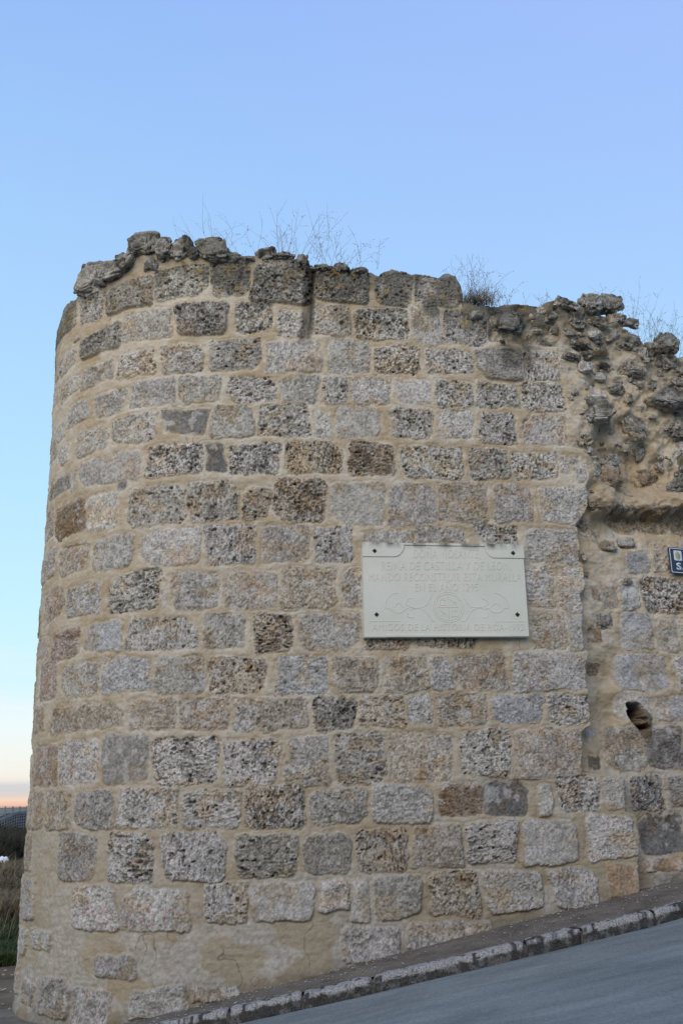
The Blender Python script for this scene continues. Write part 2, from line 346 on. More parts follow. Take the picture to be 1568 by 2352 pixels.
# also broken: rough rows at top between x 1120 and 1280
mask = np.full(shape, -1.0, np.float32)                   # signed distance inside the stones
sid = np.zeros(shape, np.int32)
tintS = [(.3, .3, .3)]; por = [0.0]; prd = [0.0]; ori = [0.0]
def zrange(i0, i1, z0, z1):
    a_ = Zg[i0:i1].max(0); b_ = Zg[i0:i1].min(0)
    return max(0, int(np.searchsorted(a_, z0)) - 1), min(NT, int(np.searchsorted(b_, z1)) + 2)
def put(lst, reg):
    for (a, b, c, d, code, po) in lst:
        m_ = .06
        i0_, i1_ = np.searchsorted(sg, a - m_), np.searchsorted(sg, b + m_)
        if i1_ - i0_ < 2: continue
        j0, j1 = zrange(i0_, i1_, c - m_, d + m_)
        if j1 - j0 < 2: continue
        hw, hh = (b - a) / 2 + .004, (d - c) / 2 + .004
        r = min(hw, hh) * random.uniform(.14, .46)
        sk, sk2 = random.uniform(-.05, .05), random.uniform(-.07, .07)
        x = Sw[i0_:i1_, j0:j1] - (a + b) / 2; y = Zw[i0_:i1_, j0:j1] - (c + d) / 2
        x, y = x + y * sk2, y + x * sk
        # each stone gets its own lean to each side
        tx = 1 + .10 * random.uniform(-1, 1) * y / hh; ty = 1 + .10 * random.uniform(-1, 1) * x / hw
        x = x * tx; y = y * ty
        # blunt one corner
        qx = np.abs(x) - hw + r; qy = np.abs(y) - hh + r
        sdv = -(np.hypot(np.maximum(qx, 0), np.maximum(qy, 0)) + np.minimum(np.maximum(qx, qy), 0) - r)
        if random.random() < .4:
            cx, cy = random.choice((-1, 1)), random.choice((-1, 1))
            cut = (hw + hh) * random.uniform(.70, .86) - (x * cx + y * cy)
            sdv = np.minimum(sdv, cut * .7)
        R_ = region_r[i0_:i1_, j0:j1]
        ok = (R_ if reg == 1 else (~R_ if reg == 0 else np.ones_like(R_)))
        cur = mask[i0_:i1_, j0:j1]
        up = ok & (sdv > cur)
        cur[up] = sdv[up]
        k = len(tintS)
        sid[i0_:i1_, j0:j1][up] = k
        base = np.array(CODE[code]) * np.array([1.01, .995, .955]) * random.uniform(.78, .95) * np.array([random.uniform(.985, 1.015), 1, random.uniform(.97, 1.03)])
        tintS.append(tuple(base)); por.append((.15, .42, .68, .98)[po] * random.uniform(.85, 1.12)); ori.append(random.choice((0, 0, 1, 2)))
        low = np.clip((2.0 - (c + d) / 2) / 1.2, 0, 1)
        prd.append(random.uniform(-.004, .012) + .018 * low + (.03 if code == 'd' and (c + d) / 2 > 4.6 else 0) - (.012 if code in 'st' else 0))
put(stones_f, 0); put(stones_r, 1); put(extra, 2)
tintS = np.array(tintS, np.float32); por = np.array(por, np.float32); prd = np.array(prd, np.float32); ori = np.array(ori)
m = sstep(-.004, .007, mask)                              # 1 inside stone
POR = por[sid] * m; PRD = prd[sid]; ORI = ori[sid]
# --- broken wall depth
lr_s = np.linspace(sg[0], sg[-1], 400); lr_z = np.linspace(zb.min(), ZT.max(), 240)
A, B = np.meshgrid(lr_s, lr_z, indexing='ij')
num = np.zeros_like(A); den = np.zeros_like(A)
for s_, z_, d_ in dpt:
    w_ = 1 / (((A - s_) ** 2 + (B - z_) ** 2) + .004) ** 1.6
    num += w_ * d_; den += w_
Dlr = num / den
fi = np.interp(Sg, lr_s, np.arange(400)); fj = np.interp(Zg, lr_z, np.arange(240))
i_ = np.clip(fi.astype(int), 0, 398); j_ = np.clip(fj.astype(int), 0, 238); u_ = fi - i_; v_ = fj - j_
Dg = Dlr[i_, j_] * (1 - u_) * (1 - v_) + Dlr[i_ + 1, j_] * u_ * (1 - v_) + Dlr[i_, j_ + 1] * (1 - u_) * v_ + Dlr[i_ + 1, j_ + 1] * u_ * v_
del fi, fj, i_, j_, u_, v_
z_rub = unproj(1450, 1160, -.2)[1]
rub = region_r & (Zg > z_rub - .02)
lump = fbm2(Sg * 9, Zg * 9, 3, 61) - .5
z_up = sstep(z_rub - .1, z_rub + .25, Zg); zc_e = sstep(0, .06, Sg - SE) * (1 - z_up) + sstep(0, .42, Sg - SE) * z_up
D = np.where(region_r, Dg * ((.15 + .85 * zc_e) * (1 - z_up) + zc_e * z_up) + lump * (.05 + .09 * rub * zc_e), 0)
# rough rows at the top right of the tower facing
s_a, z_a = unproj(1120, 700); s_b, z_b2 = unproj(1290, 800)
rt = sstep(s_a - .03, s_a + .03, Sg) * sstep(z_b2, z_b2 + .06, Zg) * (~region_r)
D = D + rt * (.05 + lump * .12)
# overhanging ledge with a hollow under it
s_l0, z_l0 = unproj(1352, 1172, -.15); s_l1, z_l1 = unproj(1568, 1168, -.1)
zl = z_l0 + (z_l1 - z_l0) * (Sg - s_l0) / (s_l1 - s_l0) + (fbm2(Sg * 4, Zg * 0, 3, 66) - .5) * .10
on_l = sstep(s_l0 - .02, s_l0 + .08, Sg) * region_r
dz_l = Zg - zl
rag = (fbm2(Sg * 9, Zg * 9, 3, 67) - .5)
D = D - on_l * .075 * sstep(-.07, .01, dz_l + rag * .08) * sstep(.30, .02, dz_l) + on_l * .085 * sstep(.02, -.09, dz_l + rag * .09) * sstep(-.38, -.10, dz_l) - on_l * rag * .09 * sstep(-.40, -.2, dz_l) * sstep(.2, .0, dz_l)
# square hole in the set-back wall
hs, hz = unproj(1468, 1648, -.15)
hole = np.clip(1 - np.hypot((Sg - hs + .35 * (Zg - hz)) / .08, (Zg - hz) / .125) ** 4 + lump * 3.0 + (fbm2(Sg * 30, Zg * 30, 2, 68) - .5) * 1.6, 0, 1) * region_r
D = D + hole * .42

# --- relief
fine = fbm2(Sg * 75, Zg * 75, 3, 71)
pa = fbm2(Sg * 52, Zg * 52, 2, 81); pb = fbm2(Sg * 32, Zg * 72, 2, 91); pc = fbm2(Sg * 72, Zg * 32, 2, 101)
pn = np.where(ORI == 0, pa, np.where(ORI == 1, pb, pc))
patch = fbm2(Sg * 6, Zg * 6, 2, 111)
pit = sstep(.53, .68, pn + (patch - .5) * .30 + (POR - .5) * .085) * np.clip(POR * 1.3, 0, 1.1)
big = sstep(.74, .80, fbm2(Sg * 24 + 5, Zg * 32, 2, 121) + (POR - .6) * .08) * m * sstep(.35, .6, POR)
micro = sstep(.57, .68, fbm2(Sg * 78 + 3, Zg * 78, 2, 77) + (patch - .5) * .22) * m * (.45 + .75 * np.clip(POR, 0, 1))
near_in = np.clip(mask / .03, 0, 1)
und = fbm2(Sg * 5, Zg * 5, 3, 131) - .5
tool = fbm2(Sg * 4, Zg * 30, 2, 141) - .5
H_st = PRD + .008 * (near_in ** .5) * m - .006 + (fbm2(Sg * 9, Zg * 9, 3, 151) - .5) * .026 - pit * .010 - micro * .004 - big * .024 + (fine - .5) * .008
H_mo = und * .030 + tool * .006 + (fine - .5) * .007 + .0015 + (fbm2(Sg * 24, Zg * 40, 2, 145) - .5) * .006
H_mo = H_mo - .005 * sstep(-.03, -.002, mask)
H = H_mo * (1 - m) + H_st * m
off = H - D
# foot flares slightly where the render meets the ground
hgt = Zg - (zb + .35)[:, None]
off = off + .03 * np.clip(1 - hgt / .25, 0, 1) ** 2 + .022 * (fbm2(Sg * 1.3, Zg * 1.6, 2, 171) - .5) 
# batter-like bulge of the old tower
# --- colour
mo_col = np.array([.425, .365, .275], np.float32)[None, None] * np.ones((*shape, 1), np.float32)
v1 = fbm2(Sg * 2.3, Zg * 2.8, 3, 201)[..., None]; v2 = fbm2(Sg * 9, Zg * 14, 3, 211)[..., None]
pale = np.array([.475, .43, .355], np.float32); tan = np.array([.37, .295, .20], np.float32)
mo_col = mo_col + (pale - mo_col) * sstep(.50, .68, v1 * .5 + v2 * .5) + (tan - mo_col) * sstep(.52, .36, v1 * .55 + v2 * .45) * .9
smear = sstep(.56, .70, fbm2(Sg * 14, Zg * 22, 2, 221))[..., None] * sstep(-.04, -.005, mask)[..., None]
mo_col = mo_col + (np.array([.54, .50, .435], np.float32) - mo_col) * smear * .55
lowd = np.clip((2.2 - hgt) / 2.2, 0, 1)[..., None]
mo_col = mo_col + (np.array([.30, .255, .18], np.float32) - mo_col) * lowd ** .8 * (.5 + .45 * sstep(.4, .6, v1))  # browner mortar low down, with shade towards the ground put into the colour
gh = sstep(.50, .58, fbm2(Sg * 3.1 + 7, Zg * 4.2, 3, 311))[..., None] * np.clip((1.6 - hgt) / 1.2, 0, 1)[..., None]
mo_col = mo_col + (np.array([.40, .385, .355], np.float32) * (.6 + .8 * fbm2(Sg * 40, Zg * 40, 2, 312)[..., None]) - mo_col) * gh * .6
foot_shade = sstep(.16, .0, hgt + (fbm2(Sg * 5, Zg * 5, 3, 313) - .5) * .2)[..., None]
mo_col = mo_col * (1 - .35 * foot_shade)  # band along the foot darkened in colour, standing in for shade
cr_n = np.abs(fbm2(Sg * 1.7, Zg * 1.7, 4, 321) - .5)
crack = sstep(.0035, .001, cr_n) * sstep(.5, .6, fbm2(Sg * 1.1, Zg * 1.1, 2, 322)) * (1 - m)
mo_col = mo_col * (1 - .45 * crack[..., None]) * (.93 + .14 * fbm2(Sg * 60, Zg * 60, 2, 323)[..., None])
st_col = tintS[sid]
var = fbm2(Sg * 11, Zg * 11, 3, 231)[..., None]; spk = fbm2(Sg * 55, Zg * 55, 2, 241)[..., None]
st_col = st_col * (.80 + .42 * var) * (.62 + .78 * spk)
warm = sstep(.56, .68, fbm2(Sg * 6.5, Zg * 8, 2, 251))[..., None]
st_col = st_col * (1 - warm * .18 * np.array([.1, .7, 1.4], np.float32))
pl = sstep(.60, .72, fbm2(Sg * 16, Zg * 16, 3, 261))[..., None]
st_col = st_col + (np.array([.50, .485, .465], np.float32) - st_col) * pl * .55
# black-grey growth and pore shade put into the colour, dense on some stones and thin on others
st_col = st_col * (1 - .44 * (pit * np.clip(fbm2(Sg * 8, Zg * 8, 2, 271) * 2, .5, 1.1))[..., None]) * (1 - .35 * big[..., None])
st_col = st_col * (1 - .46 * micro[..., None])
# smears of mortar over stone rims
over = (np.maximum(sstep(.030, .002, mask) * sstep(.42, .60, fbm2(Sg * 10, Zg * 10, 3, 281)), sstep(.012, .0, mask) * .6))[..., None]
st_col = st_col + (mo_col - st_col) * over * .8
colr = mo_col * (1 - m[..., None]) + st_col * m[..., None]
colr = colr + (np.array([.13, .095, .06], np.float32) - colr) * (region_r * sstep(1.35, 1.0, np.hypot((Sg - hs + .35 * (Zg - hz)) / .085, (Zg - hz) / .13) + lump))[..., None] * .9  # brown tint darkens the inside of the hole, shade put into the colour
# lichen crust along the broken top, rain streaks from it
dt_ = ZT[:, None] - Zg
lich = sstep(.52, .06, dt_ + (fbm2(Sg * 6, Zg * 6, 3, 291) - .5) * .9) * np.maximum(.35 + .65 * m, sstep(.30, .10, dt_) * .85)
lich = np.maximum(lich, sstep(.05, .0, dt_) * .9)
lich = np.maximum(lich, region_r * sstep(.62, .08, dt_ + (fbm2(Sg * 5, Zg * 5, 3, 295) - .5) * 1.2) * .75 * (.4 + .6 * sstep(.48, .58, fbm2(Sg * 13, Zg * 13, 3, 296))))
lich = np.maximum(lich, rt * .85 * sstep(.4, .55, fbm2(Sg * 10, Zg * 12, 3, 297)))
lc = np.array([.105, .105, .092], np.float32) + (np.array([.20, .15, .075], np.float32) - .105) * sstep(.62, .72, fbm2(Sg * 15, Zg * 15, 2, 301))[..., None]
lc = lc * (.6 + .8 * spk)
colr = colr + (lc - colr) * (lich * .85)[..., None]
def streak(px0, py0, px1, py1, wd, k, seed):
    global colr
    s0, z0 = unproj(px0, py0); s1, z1 = unproj(px1, py1)
    t = np.clip((Zg - z0) / (z1 - z0), 0, 1)
    cx = s0 + (s1 - s0) * t + .03 * (n2(Zg * 6, Zg * 0 + seed, seed) - .5)
    f = sstep(wd, wd * .35, np.abs(Sg - cx)) * (Zg < z0 + .03) * (Zg > z1 - .05) * k * sstep(0, .12, (Zg - z1 + .06)) * (.65 + .5 * n2(Sg * 20, Zg * 9, seed))
    colr = colr * (1 - f[..., None] * .82)
streak(716, 612, 702, 785, .075, 1.0, 3); streak(719, 640, 712, 760, .035, .7, 13); streak(555, 592, 548, 660, .03, .55, 4); streak(958, 636, 950, 680, .022, .6, 5); streak(420, 590, 425, 640, .03, .5, 6)
streak(1200, 720, 1215, 860, .05, .5, 7); streak(1175, 780, 1170, 850, .12, .35, 8)
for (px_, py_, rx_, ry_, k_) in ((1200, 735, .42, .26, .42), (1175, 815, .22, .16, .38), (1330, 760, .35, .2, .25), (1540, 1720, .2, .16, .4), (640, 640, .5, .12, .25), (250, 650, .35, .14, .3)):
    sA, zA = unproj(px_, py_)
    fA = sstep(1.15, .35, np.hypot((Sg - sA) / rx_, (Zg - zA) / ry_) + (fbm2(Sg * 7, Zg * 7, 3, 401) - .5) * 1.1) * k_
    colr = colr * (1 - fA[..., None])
# faded red letters on two foot stones
def paint_line(pts, wd):
    global colr
    P_ = [unproj(*p) for p in pts]
    dmin = np.full(shape, 9.0)
    for (a0, b0), (a1, b1) in zip(P_[:-1], P_[1:]):
        L2 = (a1 - a0) ** 2 + (b1 - b0) ** 2 + 1e-9
        t = np.clip(((Sg - a0) * (a1 - a0) + (Zg - b0) * (b1 - b0)) / L2, 0, 1)
        dmin = np.minimum(dmin, np.hypot(Sg - a0 - t * (a1 - a0), Zg - b0 - t * (b1 - b0)))
    f = sstep(wd, wd * .5, dmin) * .6 * sstep(.3, .6, fbm2(Sg * 40, Zg * 40, 2, 55))
    colr = colr + (colr * np.array([1.0, .62, .66]) - colr) * f[..., None]
paint_line([(192, 2096), (220, 2094)], .016); paint_line([(237, 2128), (239, 2092), (262, 2094), (262, 2108), (243, 2112), (264, 2130)], .015)
paint_line([(290, 2130), (300, 2096), (312, 2130)], .013); paint_line([(330, 2128), (333, 2092), (355, 2096), (354, 2126), (332, 2128)], .013); paint_line([(385, 2122), (380, 2095), (410, 2092), (412, 2118)], .013)
colr = np.clip(colr, .02, .8)
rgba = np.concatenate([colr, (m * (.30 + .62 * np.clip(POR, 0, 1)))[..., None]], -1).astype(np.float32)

# --- positions; three extra bands close the top and the back
cb = np.interp(sg, SS, beta); cx = np.interp(sg, SS, PX); cy = np.interp(sg, SS, PY)
nx, ny = np.sin(cb), -np.cos(cb)
X = cx[:, None] + nx[:, None] * off; Y = cy[:, None] + ny[:, None] * off
bands = []
thick = 1.15
for q in range(1, 13):
    u = q / 12 * thick
    zz = ZT + .05 * math.sin(q * 1.3) * (1 if q < 12 else 0) + (n2(sg * 6, sg * 0 + q * .7, 77) - .5) * .10 - .02 * q
    o_ = off[:, -1] * (1 - q / 12) - u
    bands.append((cx + nx * o_, cy + ny * o_, zz))
for q in range(1, 7):
    zz = (ZT - .24) * (1 - q / 6) + zb * q / 6
    bands.append((cx - nx * thick, cy - ny * thick, zz))
XB = np.concatenate([X] + [b[0][:, None] for b in bands], 1); YB = np.concatenate([Y] + [b[1][:, None] for b in bands], 1); ZB = np.concatenate([Zg] + [b[2][:, None] for b in bands], 1)
ns_, nt_ = XB.shape
ext = np.repeat(rgba[:, -1:, :], nt_ - NT, 1)
ext = ext * .6 + np.array([.13, .12, .10, .5], np.float32) * .4
RG = np.concatenate([rgba, ext], 1)
VV = np.stack([XB, YB, ZB], -1).reshape(-1, 3)
idx = np.arange(ns_ * nt_).reshape(ns_, nt_)
FF = np.stack([idx[:-1, :-1], idx[1:, :-1], idx[1:, 1:], idx[:-1, 1:]], -1)
regf = np.zeros((ns_ - 1, nt_ - 1), bool)
regf[:, :NT - 1] = region_r[:-1, :-1]
s_split = np.interp(ZT[:-1].mean(), EZ, ESs)
regf[:, NT - 1:] = (sg[:-1] > ESs[np.argmax(EZ)])[:, None]
def submesh(name, sel):
    F = FF[sel].reshape(-1, 4)
    used = np.zeros(len(VV), bool); used[F.ravel()] = True
    mp_ = np.cumsum(used) - 1
    return np_mesh(name, VV[used], mp_[F], True, RG.reshape(-1, 4)[used])

# ------------------------------------------------------------------ materials
def mat_new(name):
    m_ = bpy.data.materials.new(name); m_.use_nodes = True
    t = m_.node_tree; b = t.nodes['Principled BSDF']; b.inputs['Roughness'].default_value = .9
    b.inputs['Specular IOR Level'].default_value = .25
    return m_, t, b
def masonry_material():
    m_, t, b = mat_new('masonry'); L = t.links
    at = N(t, 'ShaderNodeAttribute'); at.attribute_name = 'tint'
    tcn = N(t, 'ShaderNodeTexCoord')
    n1 = N(t, 'ShaderNodeTexNoise'); n1.inputs['Scale'].default_value = 95; n1.inputs['Detail'].default_value = 5; n1.inputs['Roughness'].default_value = .7
    L.new(tcn.outputs['Object'], n1.inputs['Vector'])
    mr1 = N(t, 'ShaderNodeMapRange'); mr1.inputs[1].default_value = .36; mr1.inputs[2].default_value = .64; mr1.inputs[3].default_value = .38; mr1.inputs[4].default_value = 1.52
    L.new(n1.outputs[0], mr1.inputs[0])
    n2_ = N(t, 'ShaderNodeTexNoise'); n2_.inputs['Scale'].default_value = 30; n2_.inputs['Detail'].default_value = 4
    L.new(tcn.outputs['Object'], n2_.inputs['Vector'])
    mr2 = N(t, 'ShaderNodeMapRange'); mr2.inputs[1].default_value = .3; mr2.inputs[2].default_value = .7; mr2.inputs[3].default_value = .92; mr2.inputs[4].default_value = 1.08
    L.new(n2_.outputs[0], mr2.inputs[0])
    mixf = N(t, 'ShaderNodeMix'); mixf.data_type = 'FLOAT'
    L.new(at.outputs['Alpha'], mixf.inputs[0]); L.new(mr2.outputs[0], mixf.inputs[2]); L.new(mr1.outputs[0], mixf.inputs[3])
    vm = N(t, 'ShaderNodeVectorMath', operation='SCALE'); L.new(at.outputs['Color'], vm.inputs[0]); L.new(mixf.outputs[0], vm.inputs['Scale'])
    L.new(vm.outputs[0], b.inputs['Base Color'])
    bump = N(t, 'ShaderNodeBump'); bump.inputs['Distance'].default_value = .0055
    st = N(t, 'ShaderNodeMath', operation='MULTIPLY_ADD'); st.inputs[1].default_value = .7; st.inputs[2].default_value = .26
    L.new(at.outputs['Alpha'], st.inputs[0]); L.new(st.outputs[0], bump.inputs['Strength'])
    L.new(n1.outputs[0], bump.inputs['Height']); L.new(bump.outputs[0], b.inputs['Normal'])
    return m_
M_MAS = masonry_material()

tower = empty('stone_tower', (float(cx[len(cx) // 3]), 9.2, float(zb.mean() + .35)))
tag(tower, 'big round-ended tower of grey travertine blocks in sandy mortar, carrying the pale plaque', 'tower')
wall = empty('town_wall', tuple(wallpt(unproj(1500, 1176)[0], float(G0(2.6)), -.3)))
tag(wall, 'set-back old wall with broken rubble top, right of the tower, behind the blue street sign', 'wall')
link('masonry', submesh('tower_masonry', ~regf), M_MAS, tower)
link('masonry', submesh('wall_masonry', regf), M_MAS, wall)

# ------------------------------------------------------------------ loose-looking rubble stones set in the mortar
bmi = bmesh.new(); bmesh.ops.create_icosphere(bmi, subdivisions=5, radius=1)
ICO_V = np.array([v.co for v in bmi.verts]); ICO_F = np.array([[v.index for v in f.verts] for f in bmi.faces]); bmi.free()
bmi = bmesh.new(); bmesh.ops.create_icosphere(bmi, subdivisions=4, radius=1)
ICO4_V = np.array([v.co for v in bmi.verts]); ICO4_F = np.array([[v.index for v in f.verts] for f in bmi.faces]); bmi.free()
def rock(c, frame, dims, col, seed, rough=.20, lichen=.5, boxy=.55, big_=True, sink=None, cuts=11):
    """c centre, frame columns tangent/out/up, dims half sizes"""
    V0 = (ICO_V if big_ else ICO4_V).copy(); F0 = ICO_F if big_ else ICO4_F
    p = np.sign(V0) * np.abs(V0) ** boxy
    p = p / np.maximum(np.abs(p).max(0), 1e-6)
    p = p * (.62 + .38 / np.linalg.norm(p, axis=1, keepdims=True))
    sd_ = seed * 7.31
    q = V0 + sd_
    # cut facets
    rr = np.random.default_rng(seed)
    for _ in range(cuts):
        nrm = rr.normal(size=3); nrm /= np.linalg.norm(nrm); h_ = rr.uniform(.50, .86)
        ex = np.maximum(p @ nrm - h_, 0); p = p - ex[:, None] * nrm * .85
    dsp = (fbm3(q, 1.5, 4, seed) - .5) * rough * 1.7 - np.abs(fbm3(q + 9, 3.2, 2, seed + 5) - .5) * rough * .8
    sz = float(np.mean(dims))
    P = p * (1 + dsp)[:, None] * np.array(dims)
    nn = V0
    W = P @ np.array(frame).T + np.array(c)
    f1 = fbm3(W, 40, 3, 5) ; f2 = fbm3(W, 18, 3, 9)
    pit_ = sstep(.54, .68, f1)
    cre = sstep(.045, .0, np.abs(fbm3(W + 3.1, 9, 3, 31) - .5)) * (lichen > .3)
    W = W - (nn @ np.array(frame).T) * (cre * .022)[:, None]
    W = W + (nn @ np.array(frame).T) * ((f2 - .5) * .045 - pit_ * .016)[:, None]
    base = np.array(col)[None] * (.6 + .8 * fbm3(W, 50, 2, 3))[:, None]
    base = base * (1 - .45 * pit_[:, None])
    up = sstep(-.3, .6, nn[:, 2] + (fbm3(W, 9, 3, 13) - .45) * 2.6)
    lc_ = np.array([.13, .132, .112]) * ((.45 + 1.1 * fbm3(W, 45, 2, 15)) * (.25 + 1.5 * sstep(.35, .65, fbm3(W, 21, 2, 16))))[:, None]
    lc_ = lc_ + (np.array([.23, .165, .07]) - lc_) * (sstep(.62, .72, fbm3(W, 14, 2, 17)) * .6)[:, None]
    base = base * (1 - .25 * sstep(.5, .62, fbm3(W, 75, 2, 33)))[:, None]
    cc = base + (lc_ - base) * (up * lichen)[:, None]
    if sink is not None:
        mo_ = sstep(.030, -.012, P[:, 1] + sink + (fbm3(W, 8, 3, 23) - .5) * .11 + np.clip(P[:, 2] / dims[2], -1, 1) * .012)[:, None]
        cc = cc + (np.array([.45, .375, .28]) * (.8 + .4 * fbm3(W, 16, 3, 29))[:, None] - cc) * mo_ * .92
        lichen = lichen * .8
    pale_ = sstep(.60, .70, fbm3(W, 22, 2, 19))[:, None] * .5
    cc = cc * (1 - .45 * cre)[:, None]
    cc = cc + (np.array([.42, .41, .39]) - cc) * pale_ * (1 - lichen * .6)
    return W, F0, np.concatenate([np.clip(cc, .02, .8), np.ones((len(W), 1))], 1)
def frame_at(s, tilt=0.0):
    b = np.interp(s, SS, beta)
    T = np.array([math.cos(b), math.sin(b), 0]); O = np.array([math.sin(b), -math.cos(b), 0]); U = np.array([0, 0, 1.])
    T2 = T * math.cos(tilt) + U * math.sin(tilt); U2 = -T * math.sin(tilt) + U * math.cos(tilt)
    return np.stack([T2, O, U2], 1)
def depth_at(s, z):
    i = min(max(int(np.searchsorted(sg, s)), 0), shape[0] - 1)
    j = int(np.searchsorted(Zg[i], z)); j = min(max(j, 0), NT - 1)
    return float(off[i, j])
class Coll:
    def __init__(s): s.V = []; s.F = []; s.C = []; s.n = 0
    def add(s, r):
        s.V.append(r[0]); s.F.append(r[1] + s.n); s.C.append(r[2]); s.n += len(r[0])
    def build(s, name, mat, parent):
        return link(name, np_mesh(name, np.concatenate(s.V), np.concatenate(s.F), True, np.concatenate(s.C)), mat, parent)
RC = {'l': (.48, .465, .44), 'm': (.37, .355, .33), 'd': (.24, .235, .215), 'b': (.29, .225, .16), 'q': (.40, .345, .27)}
capT = Coll(); rubW = Coll()
def add_rocks(coll, tile, items, protr=.35, thickf=.5, rgh=.2):
    ox, oy = TILES[tile]
    for n, it in enumerate(items.split()):
        x0, y0, x1, y1, code = it.split(',')[:5]
        ex = it.split(',')[5:]
        x0, x1 = [(ox + float(v) / 1.96) / 1.4898 for v in (x0, x1)]
        y0, y1 = [(oy + float(v) / 1.96) / 1.4898 for v in (y0, y1)]
        xm, ym = (x0 + x1) / 2, (y0 + y1) / 2
        s_, z_ = unproj(xm, ym); dp = depth_at(s_, z_)
        if coll is capT: dp = 0.0
        s_, z_ = unproj(xm, ym, dp)
        ww = abs(unproj(x1, ym, dp)[0] - unproj(x0, ym, dp)[0]) / 2; hh = abs(unproj(xm, y0, dp)[1] - unproj(xm, y1, dp)[1]) / 2
        th = max(ww, hh) * thickf * 1.5
        if coll is capT: th = max(th, .12)
        o_ = dp + th * (protr - .62) + (float(ex[0]) if ex else 0)
        c_ = wallpt(s_, z_, o_)
        # slide along the sight line so the silhouette stays where it is seen
        cc = CODEROCK(code)
        coll.add(rock(c_, frame_at(s_, random.uniform(-.12, .12)), (ww * 1.22, th * 1.15, hh * 1.22), cc[0], 100 + n * 13 + ord(tile) * 7 + int(x0), rgh, cc[1], .6, max(ww, hh) > .09, None if coll is capT or len(ex) > 1 else th * (protr - .62), 3 if len(ex) > 1 else 9))
def CODEROCK(c):
    k = {'l': .15, 'm': .45, 'd': .85, 'b': .2, 'q': .2}
    return RC[c[0]], (k[c[0]] if len(c) < 2 else int(c[1]) / 9)
add_rocks(capT, 'A', "515,385,700,620,m7 690,345,895,500,m8 860,195,1060,330,d7 1055,240,1170,370,m6 1140,235,1285,400,m8 1310,250,1560,385,d9 965,355,1075,460,m5 560,540,600,600,m3 1060,330,1150,400,m7 780,330,870,400,m8 900,300,980,350,d8 1230,300,1330,370,d8 640,500,720,560,m6", .40, .45)
add_rocks(capT, 'B', "145,290,290,390,d9 270,318,415,390,d8 425,348,510,430,d8 60,345,145,390,d9 -60,330,60,395,d9 500,408,640,470,d9 650,412,790,470,d9 800,425,900,480,d8", .33, .4)
add_rocks(rubW, 'C', "580,300,640,345,l 620,330,765,410,d 540,345,610,400,d 545,425,620,480,d 650,415,755,490,d 585,490,680,570,d 755,465,860,505,d 860,465,900,490,d 780,325,910,430,d 690,238,860,315,m8 880,212,1005,325,m4,.02,r 1008,227,1142,345,d,.03,r 925,370,1050,435,d 1070,330,1190,415,m 1170,370,1265,440,m7 1025,435,1130,530,m 925,460,1020,515,l 740,515,970,590,d 870,580,960,630,m 1145,475,1290,580,d 1135,440,1200,480,m 720,595,860,665,d 850,660,950,740,l 1270,580,1330,690,m 1300,530,1410,620,d 1380,495,1510,615,d,.04,r 960,670,1110,740,d 1155,660,1300,770,m 1095,745,1190,810,m 1050,810,1180,880,m 940,745,1040,800,l 1405,620,1560,750,d 1380,700,1450,780,m 1310,785,1390,860,d 1255,790,1300,850,m 1475,780,1600,860,m 1180,880,1230,970,d 900,870,1020,930,l 845,930,1125,1070,m7,.02 1320,870,1700,1000,d,.06 1250,960,1340,1000,l 1235,990,1350,1080,q 1155,1040,1310,1190,m5,.05 1030,1090,1100,1160,m 1400,1030,1520,1130,m 1450,1120,1650,1190,d 1380,1130,1450,1200,m 1130,1195,1210,1235,d 1220,1235,1295,1330,d,.04 1030,1280,1145,1375,m3 1000,1375,1175,1520,b1 1240,1395,1400,1510,b0,-.04 1300,1270,1400,1330,q 1380,1340,1440,1400,m 1470,1280,1650,1450,d 1460,1440,1650,1560,d 900,1240,960,1300,m3 1500,640,1700,800,d 1560,800,1700,900,m", .42, .5, .19)
add_rocks(capT, 'C', "262,325,500,480,d,-.06 330,500,375,550,m5,-.04 100,330,240,400,m7,-.05", .4, .3, .28)
add_rocks(rubW, 'F', "845,355,925,425,r2 935,205,1080,290,r2 1010,495,1110,560,r2 1165,745,1225,790,d4 1135,478,1250,545,m1 885,560,915,620,r1 1000,1000,1080,1080,d3" .replace('r2', 'b2').replace('r3', 'b3').replace('r1', 'b1'), .3, .32, .16)
# small chips filling the broken area
n_ = 0
while n_ < 90:
    px, py = random.uniform(1290, 1720), random.uniform(735, 1130)
    s_, z_ = unproj(px, py)
    if s_ < np.interp(z_, EZ, ESs) + .03 or z_ > float(ztop(s_)) - .06: continue
    n_ += 1
    r_ = random.uniform(.018, .05)
    code = random.choice('mmldq')
    rubW.add(rock(wallpt(s_, z_, depth_at(s_, z_) + .0), frame_at(s_, random.uniform(-.6, .6)), (r_ * random.uniform(1, 1.7), r_, r_ * random.uniform(.6, 1)), RC[code], 3000 + n_, .25, .4, .7, False))
